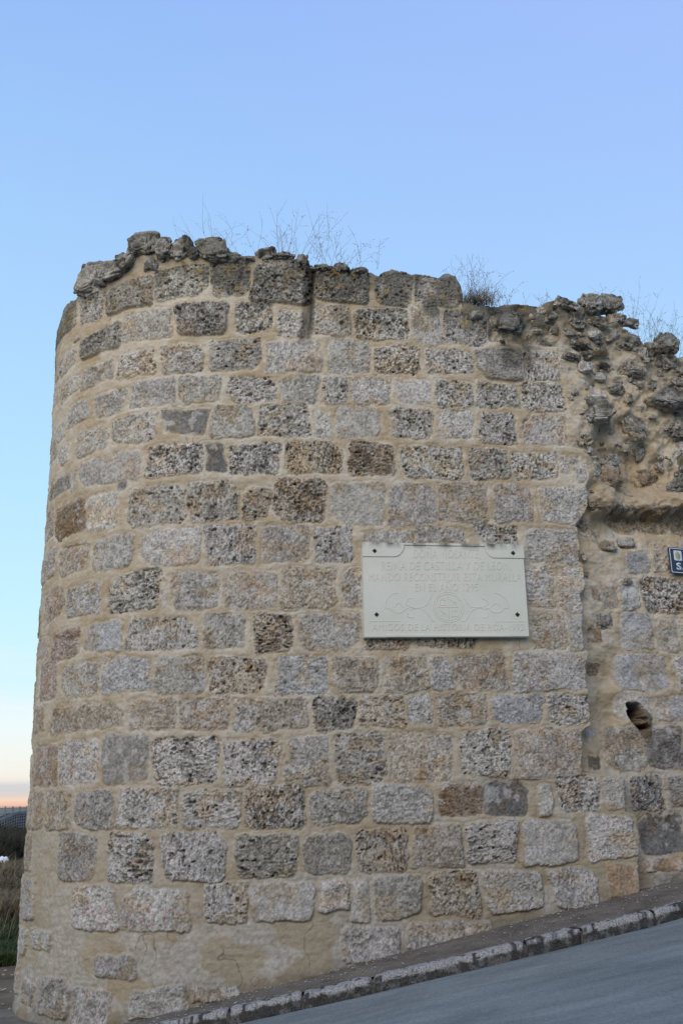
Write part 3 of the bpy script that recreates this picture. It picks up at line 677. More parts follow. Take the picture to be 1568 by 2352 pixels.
# rubble along the broken crest out of the picture
s = s_r - .25
while s < 8.2:
    r_ = random.uniform(.07, .16)
    for z_ in (float(ztop(s)) - .02, float(ztop(s)) - random.uniform(.25, .6)):
        rubW.add(rock(wallpt(s, z_, depth_at(s, z_) - .02), frame_at(s, random.uniform(-.3, .3)), (r_ * 1.3, r_, r_ * .8), RC[random.choice('mdd')], 5000 + int(s * 100), .24, .8, .6, False))
    s += random.uniform(.18, .4)
s = S_SIL - .2
while s > -5.4:
    r_ = random.uniform(.08, .15); z_ = float(ztop(s)) - .02
    capT.add(rock(wallpt(s, z_, -.1), frame_at(s), (r_ * 1.4, r_, r_ * .8), RC[random.choice('mdd')], 6000 + int(-s * 100), .24, .9, .6, False))
    s -= random.uniform(.2, .4)
for q_ in range(len(capT.V)):
    link('capping_stone', np_mesh('capping_stone', capT.V[q_], capT.F[q_] - sum(len(v) for v in capT.V[:q_]), True, capT.C[q_]), M_MAS, tower)
order = sorted(range(len(rubW.V)), key=lambda k: -np.ptp(rubW.V[k], axis=0).prod())
offs = np.concatenate([[0], np.cumsum([len(v) for v in rubW.V])])
for q_ in order[:96]:
    link('rubble_stone', np_mesh('rubble_stone', rubW.V[q_], rubW.F[q_] - offs[q_], True, rubW.C[q_]), M_MAS, wall)
rest = Coll()
for q_ in order[96:]: rest.add((rubW.V[q_], rubW.F[q_] - offs[q_], rubW.C[q_]))
if rest.n: tag(rest.build('stone_chips', M_MAS, wall), kind='stuff')

# ------------------------------------------------------------------ ground
def simple_mat(name, c1, c2, scale, rough=.9, bump=.0, detail=6, c3=None, stretch=None, bscale=None, mid=(.35, .65)):
    m_, t, b = mat_new(name); L = t.links
    tcn = N(t, 'ShaderNodeTexCoord'); mpn = N(t, 'ShaderNodeMapping')
    if stretch: mpn.inputs['Scale'].default_value = stretch
    L.new(tcn.outputs['Object'], mpn.inputs[0])
    n = N(t, 'ShaderNodeTexNoise'); n.inputs['Scale'].default_value = scale; n.inputs['Detail'].default_value = detail; n.inputs['Roughness'].default_value = .65
    L.new(mpn.outputs[0], n.inputs['Vector'])
    r = N(t, 'ShaderNodeValToRGB'); r.color_ramp.elements[0].position = mid[0]; r.color_ramp.elements[1].position = mid[1]
    r.color_ramp.elements[0].color = (*c1, 1); r.color_ramp.elements[1].color = (*c2, 1)
    L.new(n.outputs[0], r.inputs[0]); src = r.outputs[0]
    if c3:
        n2_ = N(t, 'ShaderNodeTexNoise'); n2_.inputs['Scale'].default_value = scale * 14; n2_.inputs['Detail'].default_value = 3
        L.new(tcn.outputs['Object'], n2_.inputs['Vector'])
        mr_ = N(t, 'ShaderNodeMapRange'); mr_.inputs[1].default_value = .52; mr_.inputs[2].default_value = .70; mr_.inputs[4].default_value = .8
        L.new(n2_.outputs[0], mr_.inputs[0])
        x = N(t, 'ShaderNodeMixRGB'); x.inputs[2].default_value = (*c3, 1); L.new(mr_.outputs[0], x.inputs[0]); L.new(src, x.inputs[1]); src = x.outputs[0]
    L.new(src, b.inputs['Base Color']); b.inputs['Roughness'].default_value = rough
    if bump:
        nb = N(t, 'ShaderNodeTexNoise'); nb.inputs['Scale'].default_value = bscale or scale * 6; nb.inputs['Detail'].default_value = 5
        L.new(tcn.outputs['Object'], nb.inputs['Vector'])
        bp = N(t, 'ShaderNodeBump'); bp.inputs['Distance'].default_value = bump; bp.inputs['Strength'].default_value = .8
        L.new(nb.outputs[0], bp.inputs['Height']); L.new(bp.outputs[0], b.inputs['Normal'])
    return m_
# kerb line: top front edge, from the photo
kp = [(360, 2352), (529, 2313), (696, 2277), (855, 2240), (1030, 2201), (1202, 2162), (1329, 2130), (1491, 2088), (1568, 2068)]
K = np.array([on_ground(x, y + 7, 0.0)[:2] for x, y in kp])
kfit = np.polyfit(K[:, 0], K[:, 1], 2)
def KY(x):
    x = np.asarray(x, float); a, b = K[0, 0], K[-1, 0]
    xc = np.clip(x, a, b); dk = np.polyder(kfit)
    return np.polyval(kfit, xc) + np.where(x < a, (x - a) * np.polyval(dk, a), 0) + np.where(x > b, (x - b) * np.polyval(dk, b) , 0)
KH = .088                                     # kerb face
print('kerb y', K[:, 1], 'x', K[:, 0], 'ground', G0(K[:, 0]))
def KYc(x): return KY(x)

# land: polar sheet reaching the horizon
def land_z(x, y):
    r = np.hypot(x, y)
    near = G(np.clip(x, -6, 14), np.clip(y, -8, 12)) - .32
    far = np.interp(r, [0, 9, 10, 13, 18, 38, 57, 62, 85, 160, 400, 4000, 12000], [-.3, -.2, -.16, -.2, -.38, -.54, -.47, -1.6, -4.5, -12, -18, -20, -24])
    # dips away behind and to the left of the tower, level elsewhere
    az = np.arctan2(x, y)
    side = sstep(-.2, -.26, az) * (y > 0)
    k = sstep(8.8, 10.5, r) * side + sstep(60, 200, r) * (1 - side)
    k = np.clip(k, 0, 1)
    return near * (1 - k) + far * k
rr_ = np.concatenate([np.arange(.5, 9, .4), np.arange(9, 20, .06), np.geomspace(20, 14000, 120)])
th_ = np.unique(np.concatenate([np.arange(-math.pi, math.pi + .01, R(3)), np.arange(R(-28), R(-8), R(.12))]))
RR, TH = np.meshgrid(rr_, th_, indexing='ij')
XX, YY2 = RR * np.sin(TH), RR * np.cos(TH)
ZZ = land_z(XX, YY2) + (fbm2(XX * .5, YY2 * .5, 3, 4) - .5) * np.clip((RR - 9) / 20, 0, 1) * .25 + (fbm2(XX * 3, YY2 * 3, 3, 14) - .5) * .10 * (RR > 9)
idg = np.arange(RR.size).reshape(RR.shape)
Fg = np.stack([idg[:-1, :-1], idg[:-1, 1:], idg[1:, 1:], idg[1:, :-1]], -1).reshape(-1, 4)[:, ::-1]
Mland, tL, bL = mat_new('land')
geo = N(tL, 'ShaderNodeNewGeometry'); sp = N(tL, 'ShaderNodeVectorMath', operation='LENGTH'); tL.links.new(geo.outputs['Position'], sp.inputs[0])
nA = N(tL, 'ShaderNodeTexNoise'); nA.inputs['Scale'].default_value = 1.2; nA.inputs['Detail'].default_value = 8
mA = N(tL, 'ShaderNodeValToRGB'); mA.color_ramp.elements[0].color = (.085, .058, .034, 1); mA.color_ramp.elements[1].color = (.19, .135, .085, 1); mA.color_ramp.elements[0].position = .35; mA.color_ramp.elements[1].position = .65
tL.links.new(geo.outputs['Position'], nA.inputs['Vector']); tL.links.new(nA.outputs[0], mA.inputs[0])
mpB = N(tL, 'ShaderNodeMapping'); mpB.inputs['Scale'].default_value = (.0006, .004, .004)
nB = N(tL, 'ShaderNodeTexNoise'); nB.inputs['Scale'].default_value = 1; nB.inputs['Detail'].default_value = 5
mB = N(tL, 'ShaderNodeValToRGB'); mB.color_ramp.elements[0].color = (.085, .085, .06, 1); mB.color_ramp.elements[1].color = (.30, .245, .19, 1); mB.color_ramp.elements[0].position = .38; mB.color_ramp.elements[1].position = .62
tL.links.new(geo.outputs['Position'], mpB.inputs[0]); tL.links.new(mpB.outputs[0], nB.inputs['Vector']); tL.links.new(nB.outputs[0], mB.inputs[0])
mfar = N(tL, 'ShaderNodeMapRange'); mfar.inputs[1].default_value = 90; mfar.inputs[2].default_value = 200; tL.links.new(sp.outputs['Value'], mfar.inputs[0])
mxL = N(tL, 'ShaderNodeMixRGB'); tL.links.new(mfar.outputs[0], mxL.inputs[0]); tL.links.new(mA.outputs[0], mxL.inputs[1]); tL.links.new(mB.outputs[0], mxL.inputs[2])
tL.links.new(mxL.outputs[0], bL.inputs['Base Color'])
tag(link('ground', np_mesh('ground', np.stack([XX, YY2, ZZ], -1).reshape(-1, 3), Fg), Mland), kind='structure')

def strip(name, xs, y0f, y1f, zf, nv, mat, amp=0.0, fr=4, kind='structure'):
    v = np.linspace(0, 1, nv); Xs = np.repeat(xs[:, None], nv, 1)
    Ys = y0f(xs)[:, None] * (1 - v) + y1f(xs)[:, None] * v
    Zs = zf(Xs, Ys) + (fbm2(Xs * fr, Ys * fr, 3, 44) - .5) * amp
    ii = np.arange(Xs.size).reshape(Xs.shape)
    F = np.stack([ii[:-1, :-1], ii[1:, :-1], ii[1:, 1:], ii[:-1, 1:]], -1).reshape(-1, 4)
    return tag(link(name, np_mesh(name, np.stack([Xs, Ys, Zs], -1).reshape(-1, 3), F), mat), kind=kind)
# road
Mroad, tR, bR = mat_new('asphalt'); LR = tR.links
tcR = N(tR, 'ShaderNodeTexCoord'); mpR = N(tR, 'ShaderNodeMapping'); mpR.inputs['Scale'].default_value = (.35, 1.6, 1); mpR.inputs['Rotation'].default_value = (0, 0, R(8))
LR.new(tcR.outputs['Object'], mpR.inputs[0])
na = N(tR, 'ShaderNodeTexNoise'); na.inputs['Scale'].default_value = 3.2; na.inputs['Detail'].default_value = 7; na.inputs['Roughness'].default_value = .6; LR.new(mpR.outputs[0], na.inputs['Vector'])
ra = N(tR, 'ShaderNodeValToRGB'); ra.color_ramp.elements[0].color = (.132, .152, .152, 1); ra.color_ramp.elements[1].color = (.238, .265, .258, 1); ra.color_ramp.elements[0].position = .32; ra.color_ramp.elements[1].position = .70
LR.new(na.outputs[0], ra.inputs[0])
nb = N(tR, 'ShaderNodeTexVoronoi'); nb.inputs['Scale'].default_value = 110; LR.new(tcR.outputs['Object'], nb.inputs['Vector'])
mb = N(tR, 'ShaderNodeMapRange'); mb.inputs[1].default_value = 0; mb.inputs[2].default_value = 1; mb.inputs[3].default_value = .82; mb.inputs[4].default_value = 1.18
sr_ = N(tR, 'ShaderNodeSeparateColor'); LR.new(nb.outputs['Color'], sr_.inputs[0]); LR.new(sr_.outputs[0], mb.inputs[0])
vR = N(tR, 'ShaderNodeVectorMath', operation='SCALE'); LR.new(ra.outputs[0], vR.inputs[0]); LR.new(mb.outputs[0], vR.inputs['Scale']); LR.new(vR.outputs[0], bR.inputs['Base Color'])
bpR = N(tR, 'ShaderNodeBump'); bpR.inputs['Distance'].default_value = .004; bpR.inputs['Strength'].default_value = .5; LR.new(nb.outputs['Distance'], bpR.inputs['Height']); LR.new(bpR.outputs[0], bR.inputs['Normal'])
bR.inputs['Roughness'].default_value = .75
xs_r = np.concatenate([np.arange(-14, -4, .3), np.arange(-4, 4, .04), np.arange(4, 30, .3)])
strip('road', xs_r, lambda x: np.full_like(x, -7.0), lambda x: KYc(x) - .02, lambda X_, Y_: G(X_, Y_) - KH - .03 * np.clip((KYc(X_) - Y_) * .5, 0, 1), 60, Mroad, .012, 2.5)
# pavement: narrow band between kerb and wall foot
PAVE_END = float(on_ground(20, 2316)[1])
Mpav = simple_mat('pavement', (.085, .072, .055), (.19, .165, .13), 4, .9, .006, 7, (.22, .20, .17), bscale=60)
strip('pavement', np.concatenate([np.arange(-14, -4, .3), np.arange(-4, 4, .03), np.arange(4, 30, .3)]), lambda x: KYc(x) + .10, lambda x: np.where(x < -1.2, PAVE_END, 10.2), lambda X_, Y_: G(X_, Y_) - .006, 70, Mpav, .018, 5)
# kerb stones
joints_px = [(529, 2313), (696, 2277), (855, 2240), (1202, 2162), (1329, 2130), (1491, 2088)]
jx = [float(on_ground(x, y)[0]) for x, y in joints_px]
jx = [jx[0] - .62 * k for k in range(14, 0, -1)] + jx + [jx[-1] + .8 * k for k in range(1, 22)]
Vk, Fk, Ck, nk = [], [], [], 0
prof = [(-.012, -.25), (-.010, -.10), (-.004, -.03), (.004, -.010), (.018, .004), (.05, .009), (.105, .008), (.125, .0), (.13, -.25)]
prof_d = []
for (a, b) in zip(prof[:-1], prof[1:]):
    k = max(2, int(math.hypot(a[0] - b[0], a[1] - b[1]) / .007))
    for q in range(k): prof_d.append((a[0] + (b[0] - a[0]) * q / k, a[1] + (b[1] - a[1]) * q / k))
prof_d.append(prof[-1]); PD = np.array(prof_d); npf = len(PD)
for i, (a, b) in enumerate(zip(jx[:-1], jx[1:])):
    a_, b_ = a + .008, b - .008
    vis = -3 < a < 4
    n = max(4, int((b_ - a_) / (.008 if vis else .06)))
    xs = np.linspace(a_, b_, n); t_ = np.linspace(0, 1, n)
    endr = .016 * (np.clip(1 - t_ * (b_ - a_) / .03, 0, 1) ** 2 + np.clip(1 - (1 - t_) * (b_ - a_) / .03, 0, 1) ** 2)
    dy_, dz_ = random.uniform(-.01, .01), random.uniform(-.008, .008)
    Xk = np.repeat(xs[:, None], npf, 1)
    Yk = KYc(xs)[:, None] + PD[:, 0][None] + dy_ + endr[:, None] * (PD[:, 0] < .05)
    Zk = G(Xk, KYc(Xk)) + PD[:, 1][None] + dz_ - endr[:, None] * .7
    nz_ = fbm2(Xk * 16, (PD[:, 0] - PD[:, 1])[None] * 16 + Xk * 0, 4, 400 + i) - .5
    chip = sstep(.60, .75, fbm2(Xk * 7, Xk * 0 + i, 3, 77)) * (np.abs(PD[:, 1][None] + .005) < .02) * (PD[:, 0][None] < .03)
    Yk = Yk + nz_ * .026 + chip * .02; Zk = Zk + nz_ * .018 - chip * .016
    # dirty face, worn pale arris
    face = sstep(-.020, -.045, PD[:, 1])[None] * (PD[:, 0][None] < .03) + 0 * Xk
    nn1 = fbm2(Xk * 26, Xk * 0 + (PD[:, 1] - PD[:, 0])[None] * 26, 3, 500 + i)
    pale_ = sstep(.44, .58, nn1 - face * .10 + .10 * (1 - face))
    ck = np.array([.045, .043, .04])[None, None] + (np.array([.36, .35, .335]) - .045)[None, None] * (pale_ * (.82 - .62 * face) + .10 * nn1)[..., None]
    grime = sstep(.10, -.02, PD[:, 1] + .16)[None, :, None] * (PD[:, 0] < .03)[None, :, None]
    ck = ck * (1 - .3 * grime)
    ii = np.arange(Xk.size).reshape(Xk.shape) + nk
    F = np.stack([ii[:-1, :-1], ii[1:, :-1], ii[1:, 1:], ii[:-1, 1:]], -1).reshape(-1, 4)[:, ::-1]
    Vk.append(np.stack([Xk, Yk, Zk], -1).reshape(-1, 3)); Fk.append(F); Ck.append(np.concatenate([ck.reshape(-1, 3), np.ones((Xk.size, 1))], 1)); nk += Xk.size
    # end caps
    for row, fl in ((0, 1), (n - 1, 0)):
        cpt = np.array([[xs[row], KYc(xs[row]) + .06, float(G(xs[row], KYc(xs[row]))) - .1]])
        Vk.append(cpt); Ck.append(np.array([[.06, .055, .05, 1]]))
        q = [[ii[row, j], ii[row, j + 1], nk, nk] for j in range(npf - 1)]
        Fk.append(np.array([[f[0], f[1], f[2], f[2]] for f in q])); nk += 1
F_all = np.concatenate(Fk)
tri = F_all[:, 2] == F_all[:, 3]
quads = F_all[~tri]; tris = F_all[tri][:, :3]
allt = np.concatenate([quads[:, [0, 1, 2]], quads[:, [0, 2, 3]], tris])
kerb = link('kerb', np_mesh('kerb', np.concatenate(Vk), allt, True, np.concatenate(Ck)), M_MAS); tag(kerb, kind='structure')
strip('joint_mortar', np.arange(-9, 12, .03), lambda x: KYc(x) + .012, lambda x: KYc(x) + .12, lambda X_, Y_: G(X_, Y_) - .022, 4, Mpav, .006, 30)
bpy.data.objects['joint_mortar'].name = 'kerb_bedding'
vm_ = simple_mat('bedding', (.05, .045, .038), (.13, .12, .10), 20, .95)
kb = strip('kerb_face_bedding', np.arange(-9, 12, .03), lambda x: KYc(x) + .012, lambda x: KYc(x) + .013, lambda X_, Y_: G(X_, Y_) - .022 - (KYc(X_) + .013 - Y_) * 200, 4, vm_, 0)

# gravel and flaked mortar crumbs on the pavement by the wall
def crumbs(name, pts, size, mat, seed, kind='stuff'):
    r_ = np.random.default_rng(seed)
    base = np.array([[1, 0, 0], [-1, 0, 0], [0, 1, 0], [0, -1, 0], [0, 0, 1], [0, 0, -1]], float)
    bf = np.array([[0, 2, 4], [2, 1, 4], [1, 3, 4], [3, 0, 4], [2, 0, 5], [1, 2, 5], [3, 1, 5], [0, 3, 5]])
    V, F = [], []
    for k, p in enumerate(pts):
        q = base * r_.uniform(.5, 1.2, (6, 1)) * np.array([1.3, 1, .6]) * size * r_.uniform(.4, 1.3)
        an = r_.uniform(0, 6.28); c_, s_ = math.cos(an), math.sin(an)
        q = q @ np.array([[c_, -s_, 0], [s_, c_, 0], [0, 0, 1]]).T + p
        V.append(q); F.append(bf + 6 * k)
    return tag(link(name, np_mesh(name, np.concatenate(V), np.concatenate(F), False), mat), 'pale crumbs of mortar and grit strewn along the foot of the wall', 'grit', kind=kind)
Mcr = simple_mat('crumb', (.22, .20, .17), (.50, .47, .42), 9)
pts = []
for _ in range(1100):
    x = random.uniform(-2.2, 3.6)
    yw = float(np.interp(x, cx[(sg > S_SIL)], cy[(sg > S_SIL)]))
    k0 = float(KYc(x)) + .12
    u = random.random() ** 1.8
    y = (yw - .06) * (1 - u) + k0 * u
    if n2(np.array([x * 3.]), np.array([1.]), 3)[0] < random.random() * .9: continue
    pts.append((x, y, float(G(x, y)) + .004))
crumbs('grit', pts, .008, Mcr, 3)

# ------------------------------------------------------------------ plaque
def plane_from(pxs, off_):
    """plane tangent to the wall at the mean s, pushed outward by off_"""
    ss = [unproj(*p)[0] for p in pxs]; s_ = (min(ss) + max(ss)) / 2
    p0 = wallpt(s_, 0, off_); b = np.interp(s_, SS, beta)
    T = np.array([math.cos(b), math.sin(b), 0]); O = np.array([math.sin(b), -math.cos(b), 0])
    def hit(px, py):
        d = ray(px, py); t = np.dot(p0 - np.array([0, 0, EYE]), O) / np.dot(d, O)
        P = d * t + np.array([0, 0, EYE]); return np.array([np.dot(P - p0, T), P[2]])
    return p0, T, O, hit
def to3(p0, T, O, u, z, o_):
    return np.array([p0[0], p0[1], 0]) + T * u + O * o_ + np.array([0, 0, z])
corn = [(832, 1247), (1200, 1252), (1215, 1462), (837, 1464)]
p0, T, O, hit = plane_from(corn, .055)
cu = [hit(*c) for c in corn]
print('plaque', cu)
uL = (cu[0][0] + cu[3][0]) / 2; uR = (cu[1][0] + cu[2][0]) / 2; zT = (cu[0][1] + cu[1][1]) / 2; zB = (cu[2][1] + cu[3][1]) / 2
# local plaque frame: origin lower left, size W x Hh
Wp, Hp = uR - uL, zT - zB
O3 = to3(p0, T, O, 0, 0, 0)
# the plaque hangs a touch out of square, as its corners show
Mpl = Matrix(((T[0], 0, O[0], 0), (T[1], 0, O[1], 0), (0, 1, 0, 0), (0, 0, 0, 1)))
e1 = np.array(cu[2]) - np.array(cu[3])
rot_p = (math.atan2(cu[2][1] - cu[3][1], cu[2][0] - cu[3][0]) + math.atan2(cu[1][1] - cu[0][1], cu[1][0] - cu[0][0])) / 2
cen = (np.array(cu[0]) + cu[1] + cu[2] + cu[3]) / 4
def quadmap(a, b):
    """0..1 plaque coords (b up) -> plane coords, bilinear over the seen corners"""
    tl, tr, br, bl = [np.array(c) for c in cu]
    return (bl * (1 - a) + br * a) * (1 - b) + (tl * (1 - a) + tr * a) * b
def zp(zx, zy):
    """point in the 2.412x picture of the plaque -> plane coords"""
    return hit((1200 + zx / 2.412) / 1.4898, (1820 + zy / 2.412) / 1.4898)
plq = empty('plaque', tuple(to3(p0, T, O, cen[0], cu[3][1], -.05)))
tag(plq, 'pale stone commemorative plaque with carved lettering and four dark studs, on the tower wall', 'plaque')
Mpq, tP, bP = mat_new('plaque_stone'); LP = tP.links
tcP = N(tP, 'ShaderNodeTexCoord')
nP = N(tP, 'ShaderNodeTexNoise'); nP.inputs['Scale'].default_value = 4; nP.inputs['Detail'].default_value = 6; LP.new(tcP.outputs['Object'], nP.inputs['Vector'])
rP = N(tP, 'ShaderNodeValToRGB'); rP.color_ramp.elements[0].color = (.57, .58, .515, 1); rP.color_ramp.elements[1].color = (.63, .635, .575, 1); rP.color_ramp.elements[0].position = .3; rP.color_ramp.elements[1].position = .7
LP.new(nP.outputs[0], rP.inputs[0])
sP = N(tP, 'ShaderNodeSeparateXYZ'); LP.new(tcP.outputs['Object'], sP.inputs[0])
# soot run-off from the ledge on top
mpS = N(tP, 'ShaderNodeMapping'); mpS.inputs['Scale'].default_value = (11, 11, 5); LP.new(tcP.outputs['Object'], mpS.inputs[0])
nS = N(tP, 'ShaderNodeTexNoise'); nS.inputs['Scale'].default_value = 1; nS.inputs['Detail'].default_value = 4; LP.new(mpS.outputs[0], nS.inputs['Vector'])
hS = N(tP, 'ShaderNodeMapRange'); hS.inputs[1].default_value = zT - .055; hS.inputs[2].default_value = zT - .005; LP.new(sP.outputs[2], hS.inputs[0])
mS = N(tP, 'ShaderNodeMapRange'); mS.inputs[1].default_value = .40; mS.inputs[2].default_value = .72; LP.new(nS.outputs[0], mS.inputs[0])
xS = N(tP, 'ShaderNodeMath', operation='MULTIPLY'); LP.new(hS.outputs[0], xS.inputs[0]); LP.new(mS.outputs[0], xS.inputs[1])
mxP = N(tP, 'ShaderNodeMixRGB'); mxP.inputs[2].default_value = (.07, .07, .062, 1); LP.new(xS.outputs[0], mxP.inputs[0]); LP.new(rP.outputs[0], mxP.inputs[1]); LP.new(mxP.outputs[0], bP.inputs['Base Color'])
nbp = N(tP, 'ShaderNodeTexNoise'); nbp.inputs['Scale'].default_value = 60; nbp.inputs['Detail'].default_value = 5; LP.new(tcP.outputs['Object'], nbp.inputs['Vector'])
bpP = N(tP, 'ShaderNodeBump'); bpP.inputs['Distance'].default_value = .0015; LP.new(nbp.outputs[0], bpP.inputs['Height']); LP.new(bpP.outputs[0], bP.inputs['Normal'])
bP.inputs['Roughness'].default_value = .7

def slab_mesh(name, poly, o0, o1, bev=.004):
    """poly in plane coords, extruded from o0 (back) to o1 (front)"""
    bm = bmesh.new()
    vb = [bm.verts.new(to3(p0, T, O, u, z, o0)) for u, z in poly]; vf = [bm.verts.new(to3(p0, T, O, u, z, o1)) for u, z in poly]
    bm.faces.new(vf); bm.faces.new(vb[::-1])
    n = len(poly)
    for i in range(n): bm.faces.new((vb[i], vb[(i + 1) % n], vf[(i + 1) % n], vf[i]))
    bmesh.ops.recalc_face_normals(bm, faces=bm.faces)
    if bev:
        bmesh.ops.bevel(bm, geom=[e for e in bm.edges], offset=bev, segments=2, affect='EDGES')
    me = bpy.data.meshes.new(name); bm.to_mesh(me); bm.free(); return me
def arcp(c, r, a0, a1, n=10):
    return [np.array([c[0] + r * math.cos(a0 + (a1 - a0) * i / n), c[1] + r * math.sin(a0 + (a1 - a0) * i / n)]) for i in range(n + 1)]
# back slab is the full outline; the corner blocks and side margins stand 6 mm proud of the sunk middle
full = [quadmap(0, 0), quadmap(1, 0), quadmap(1, 1), quadmap(0, 1)]
me = slab_mesh('slab', full, -.09, 0)
slab = link('slab', me, Mpq, plq)
def P01(pts): return [zp(*p) for p in pts]
bl_, br_ = (297, 866), (1310, 862)
def corner_block(pts):
    b_ = link('corner_block', slab_mesh('corner_block', P01(pts), -.01, .008, .002), Mpq, plq); return b_
tlb = [(92, 87), (262, 90), (264, 97), (440, 101), (438, 135), (425, 162), (405, 186), (380, 202), (355, 206), (135, 204), (135, 262), (98, 262)]
tlb = [(92, 86), (262, 88.5), (440, 91.5), (438, 135), (425, 162), (405, 186), (380, 202), (355, 206), (97, 204)]
corner_block(tlb[::-1])
trb = [(1100, 100.5), (1421, 105), (1430, 219), (1170, 216), (1140, 198), (1115, 165), (1103, 135)]
corner_block(trb[::-1])
# bottom: chamfered drip along the middle
link('bottom_edge', slab_mesh('bottom_edge', P01([(297, 869), (1310, 866), (1310, 853), (297, 850)]), -.05, .011, .002), Mpq, plq)
link('top_edge', slab_mesh('top_edge', P01([(440, 110), (1100, 120), (1100, 100), (440, 91.5)]), -.05, .009, .002), Mpq, plq)
def tube2d(name, lines, rad, parent, mat, o_=.0, closed=False, flat=.7):
    V, F, n = [], [], 0
    for pts in lines:
        pts = [np.array(p, float) for p in pts]
        k = 6
        for i, p in enumerate(pts):
            d = pts[min(i + 1, len(pts) - 1)] - pts[max(i - 1, 0)]; d = d / (np.linalg.norm(d) + 1e-9); nr = np.array([-d[1], d[0]])
            for j in range(k):
                a = 2 * math.pi * j / k
                q = p + nr * math.cos(a) * rad
                V.append(to3(p0, T, O, q[0], q[1], o_ + math.sin(a) * rad * flat))
        for i in range(len(pts) - 1):
            for j in range(k):
                a = n + i * k + j; b = n + i * k + (j + 1) % k
                F.append((a, b, b + k, a + k))
        n += len(pts) * k
    me = np_mesh(name, np.array(V), np.array(F)); return link(name, me, mat, parent)
def smooth(pts, n=6):
    P = [np.array(p, float) for p in pts]; P = [2 * P[0] - P[1]] + P + [2 * P[-1] - P[-2]]; o_ = []
    for i in range(1, len(P) - 2):
        for k in range(n):
            t = k / n
            o_.append(.5 * ((2 * P[i]) + (-P[i - 1] + P[i + 1]) * t + (2 * P[i - 1] - 5 * P[i] + 4 * P[i + 1] - P[i + 2]) * t * t + (-P[i - 1] + 3 * P[i] - 3 * P[i + 1] + P[i + 2]) * t ** 3))
    o_.append(P[-2]); return o_
rule = [[zp(155, 738), zp(285, 738), zp(412, 738)], [zp(1190, 741), zp(1310, 741), zp(1432, 740)], [zp(135, 204), zp(370, 205)]]
for l_ in rule: tube2d('rule_line', [l_], .0035, plq, Mpq)
scr = []
def S_(pts): scr.append([zp(*p) for p in smooth(pts)])
S_([(390, 500), (340, 515), (300, 555), (285, 600), (290, 632), (312, 630), (330, 640), (352, 660), (395, 668), (430, 655), (450, 635), (480, 628)])
S_([(362, 625), (372, 598), (395, 588), (418, 600), (430, 625)])
S_([(500, 545), (470, 555), (455, 590), (480, 615), (540, 625), (590, 620), (630, 590), (655, 540), (672, 510)])
S_([(482, 650), (500, 635), (550, 630), (600, 645), (640, 690), (665, 730), (690, 735)])
S_([(465, 670), (475, 700), (500, 708), (518, 695)])
S_([(1185, 503), (1235, 520), (1280, 560), (1296, 605), (1290, 632), (1265, 625), (1245, 645), (1225, 662), (1195, 668), (1160, 655), (1140, 630), (1115, 628)])
S_([(1160, 620), (1170, 598), (1195, 590), (1220, 602), (1228, 620)])
S_([(1080, 548), (1110, 560), (1128, 595), (1100, 615), (1050, 622), (1000, 622), (965, 598), (935, 550), (915, 510)])
S_([(1125, 640), (1090, 632), (1040, 632), (990, 655), (965, 700), (940, 735), (915, 735)])
S_([(1130, 660), (1130, 690), (1105, 708), (1085, 700)])
tube2d('scroll_carving', scr[:5], .0038, plq, Mpq, .0); tube2d('scroll_carving', scr[5:], .0038, plq, Mpq, .0)
cc_ = zp(803, 621); r1_ = abs(zp(928, 621)[0] - zp(680, 621)[0]) / 2
emb = [[cc_ + np.array([math.cos(a), math.sin(a)]) * r for a in np.linspace(0, 2 * math.pi, 49)] for r in (r1_, r1_ * .87)]
emb += [[cc_ + np.array([-r1_ * .7, 0]), cc_ + np.array([r1_ * .7, 0])], [cc_ + np.array([0, -r1_ * .75]), cc_ + np.array([0, r1_ * .75])]]
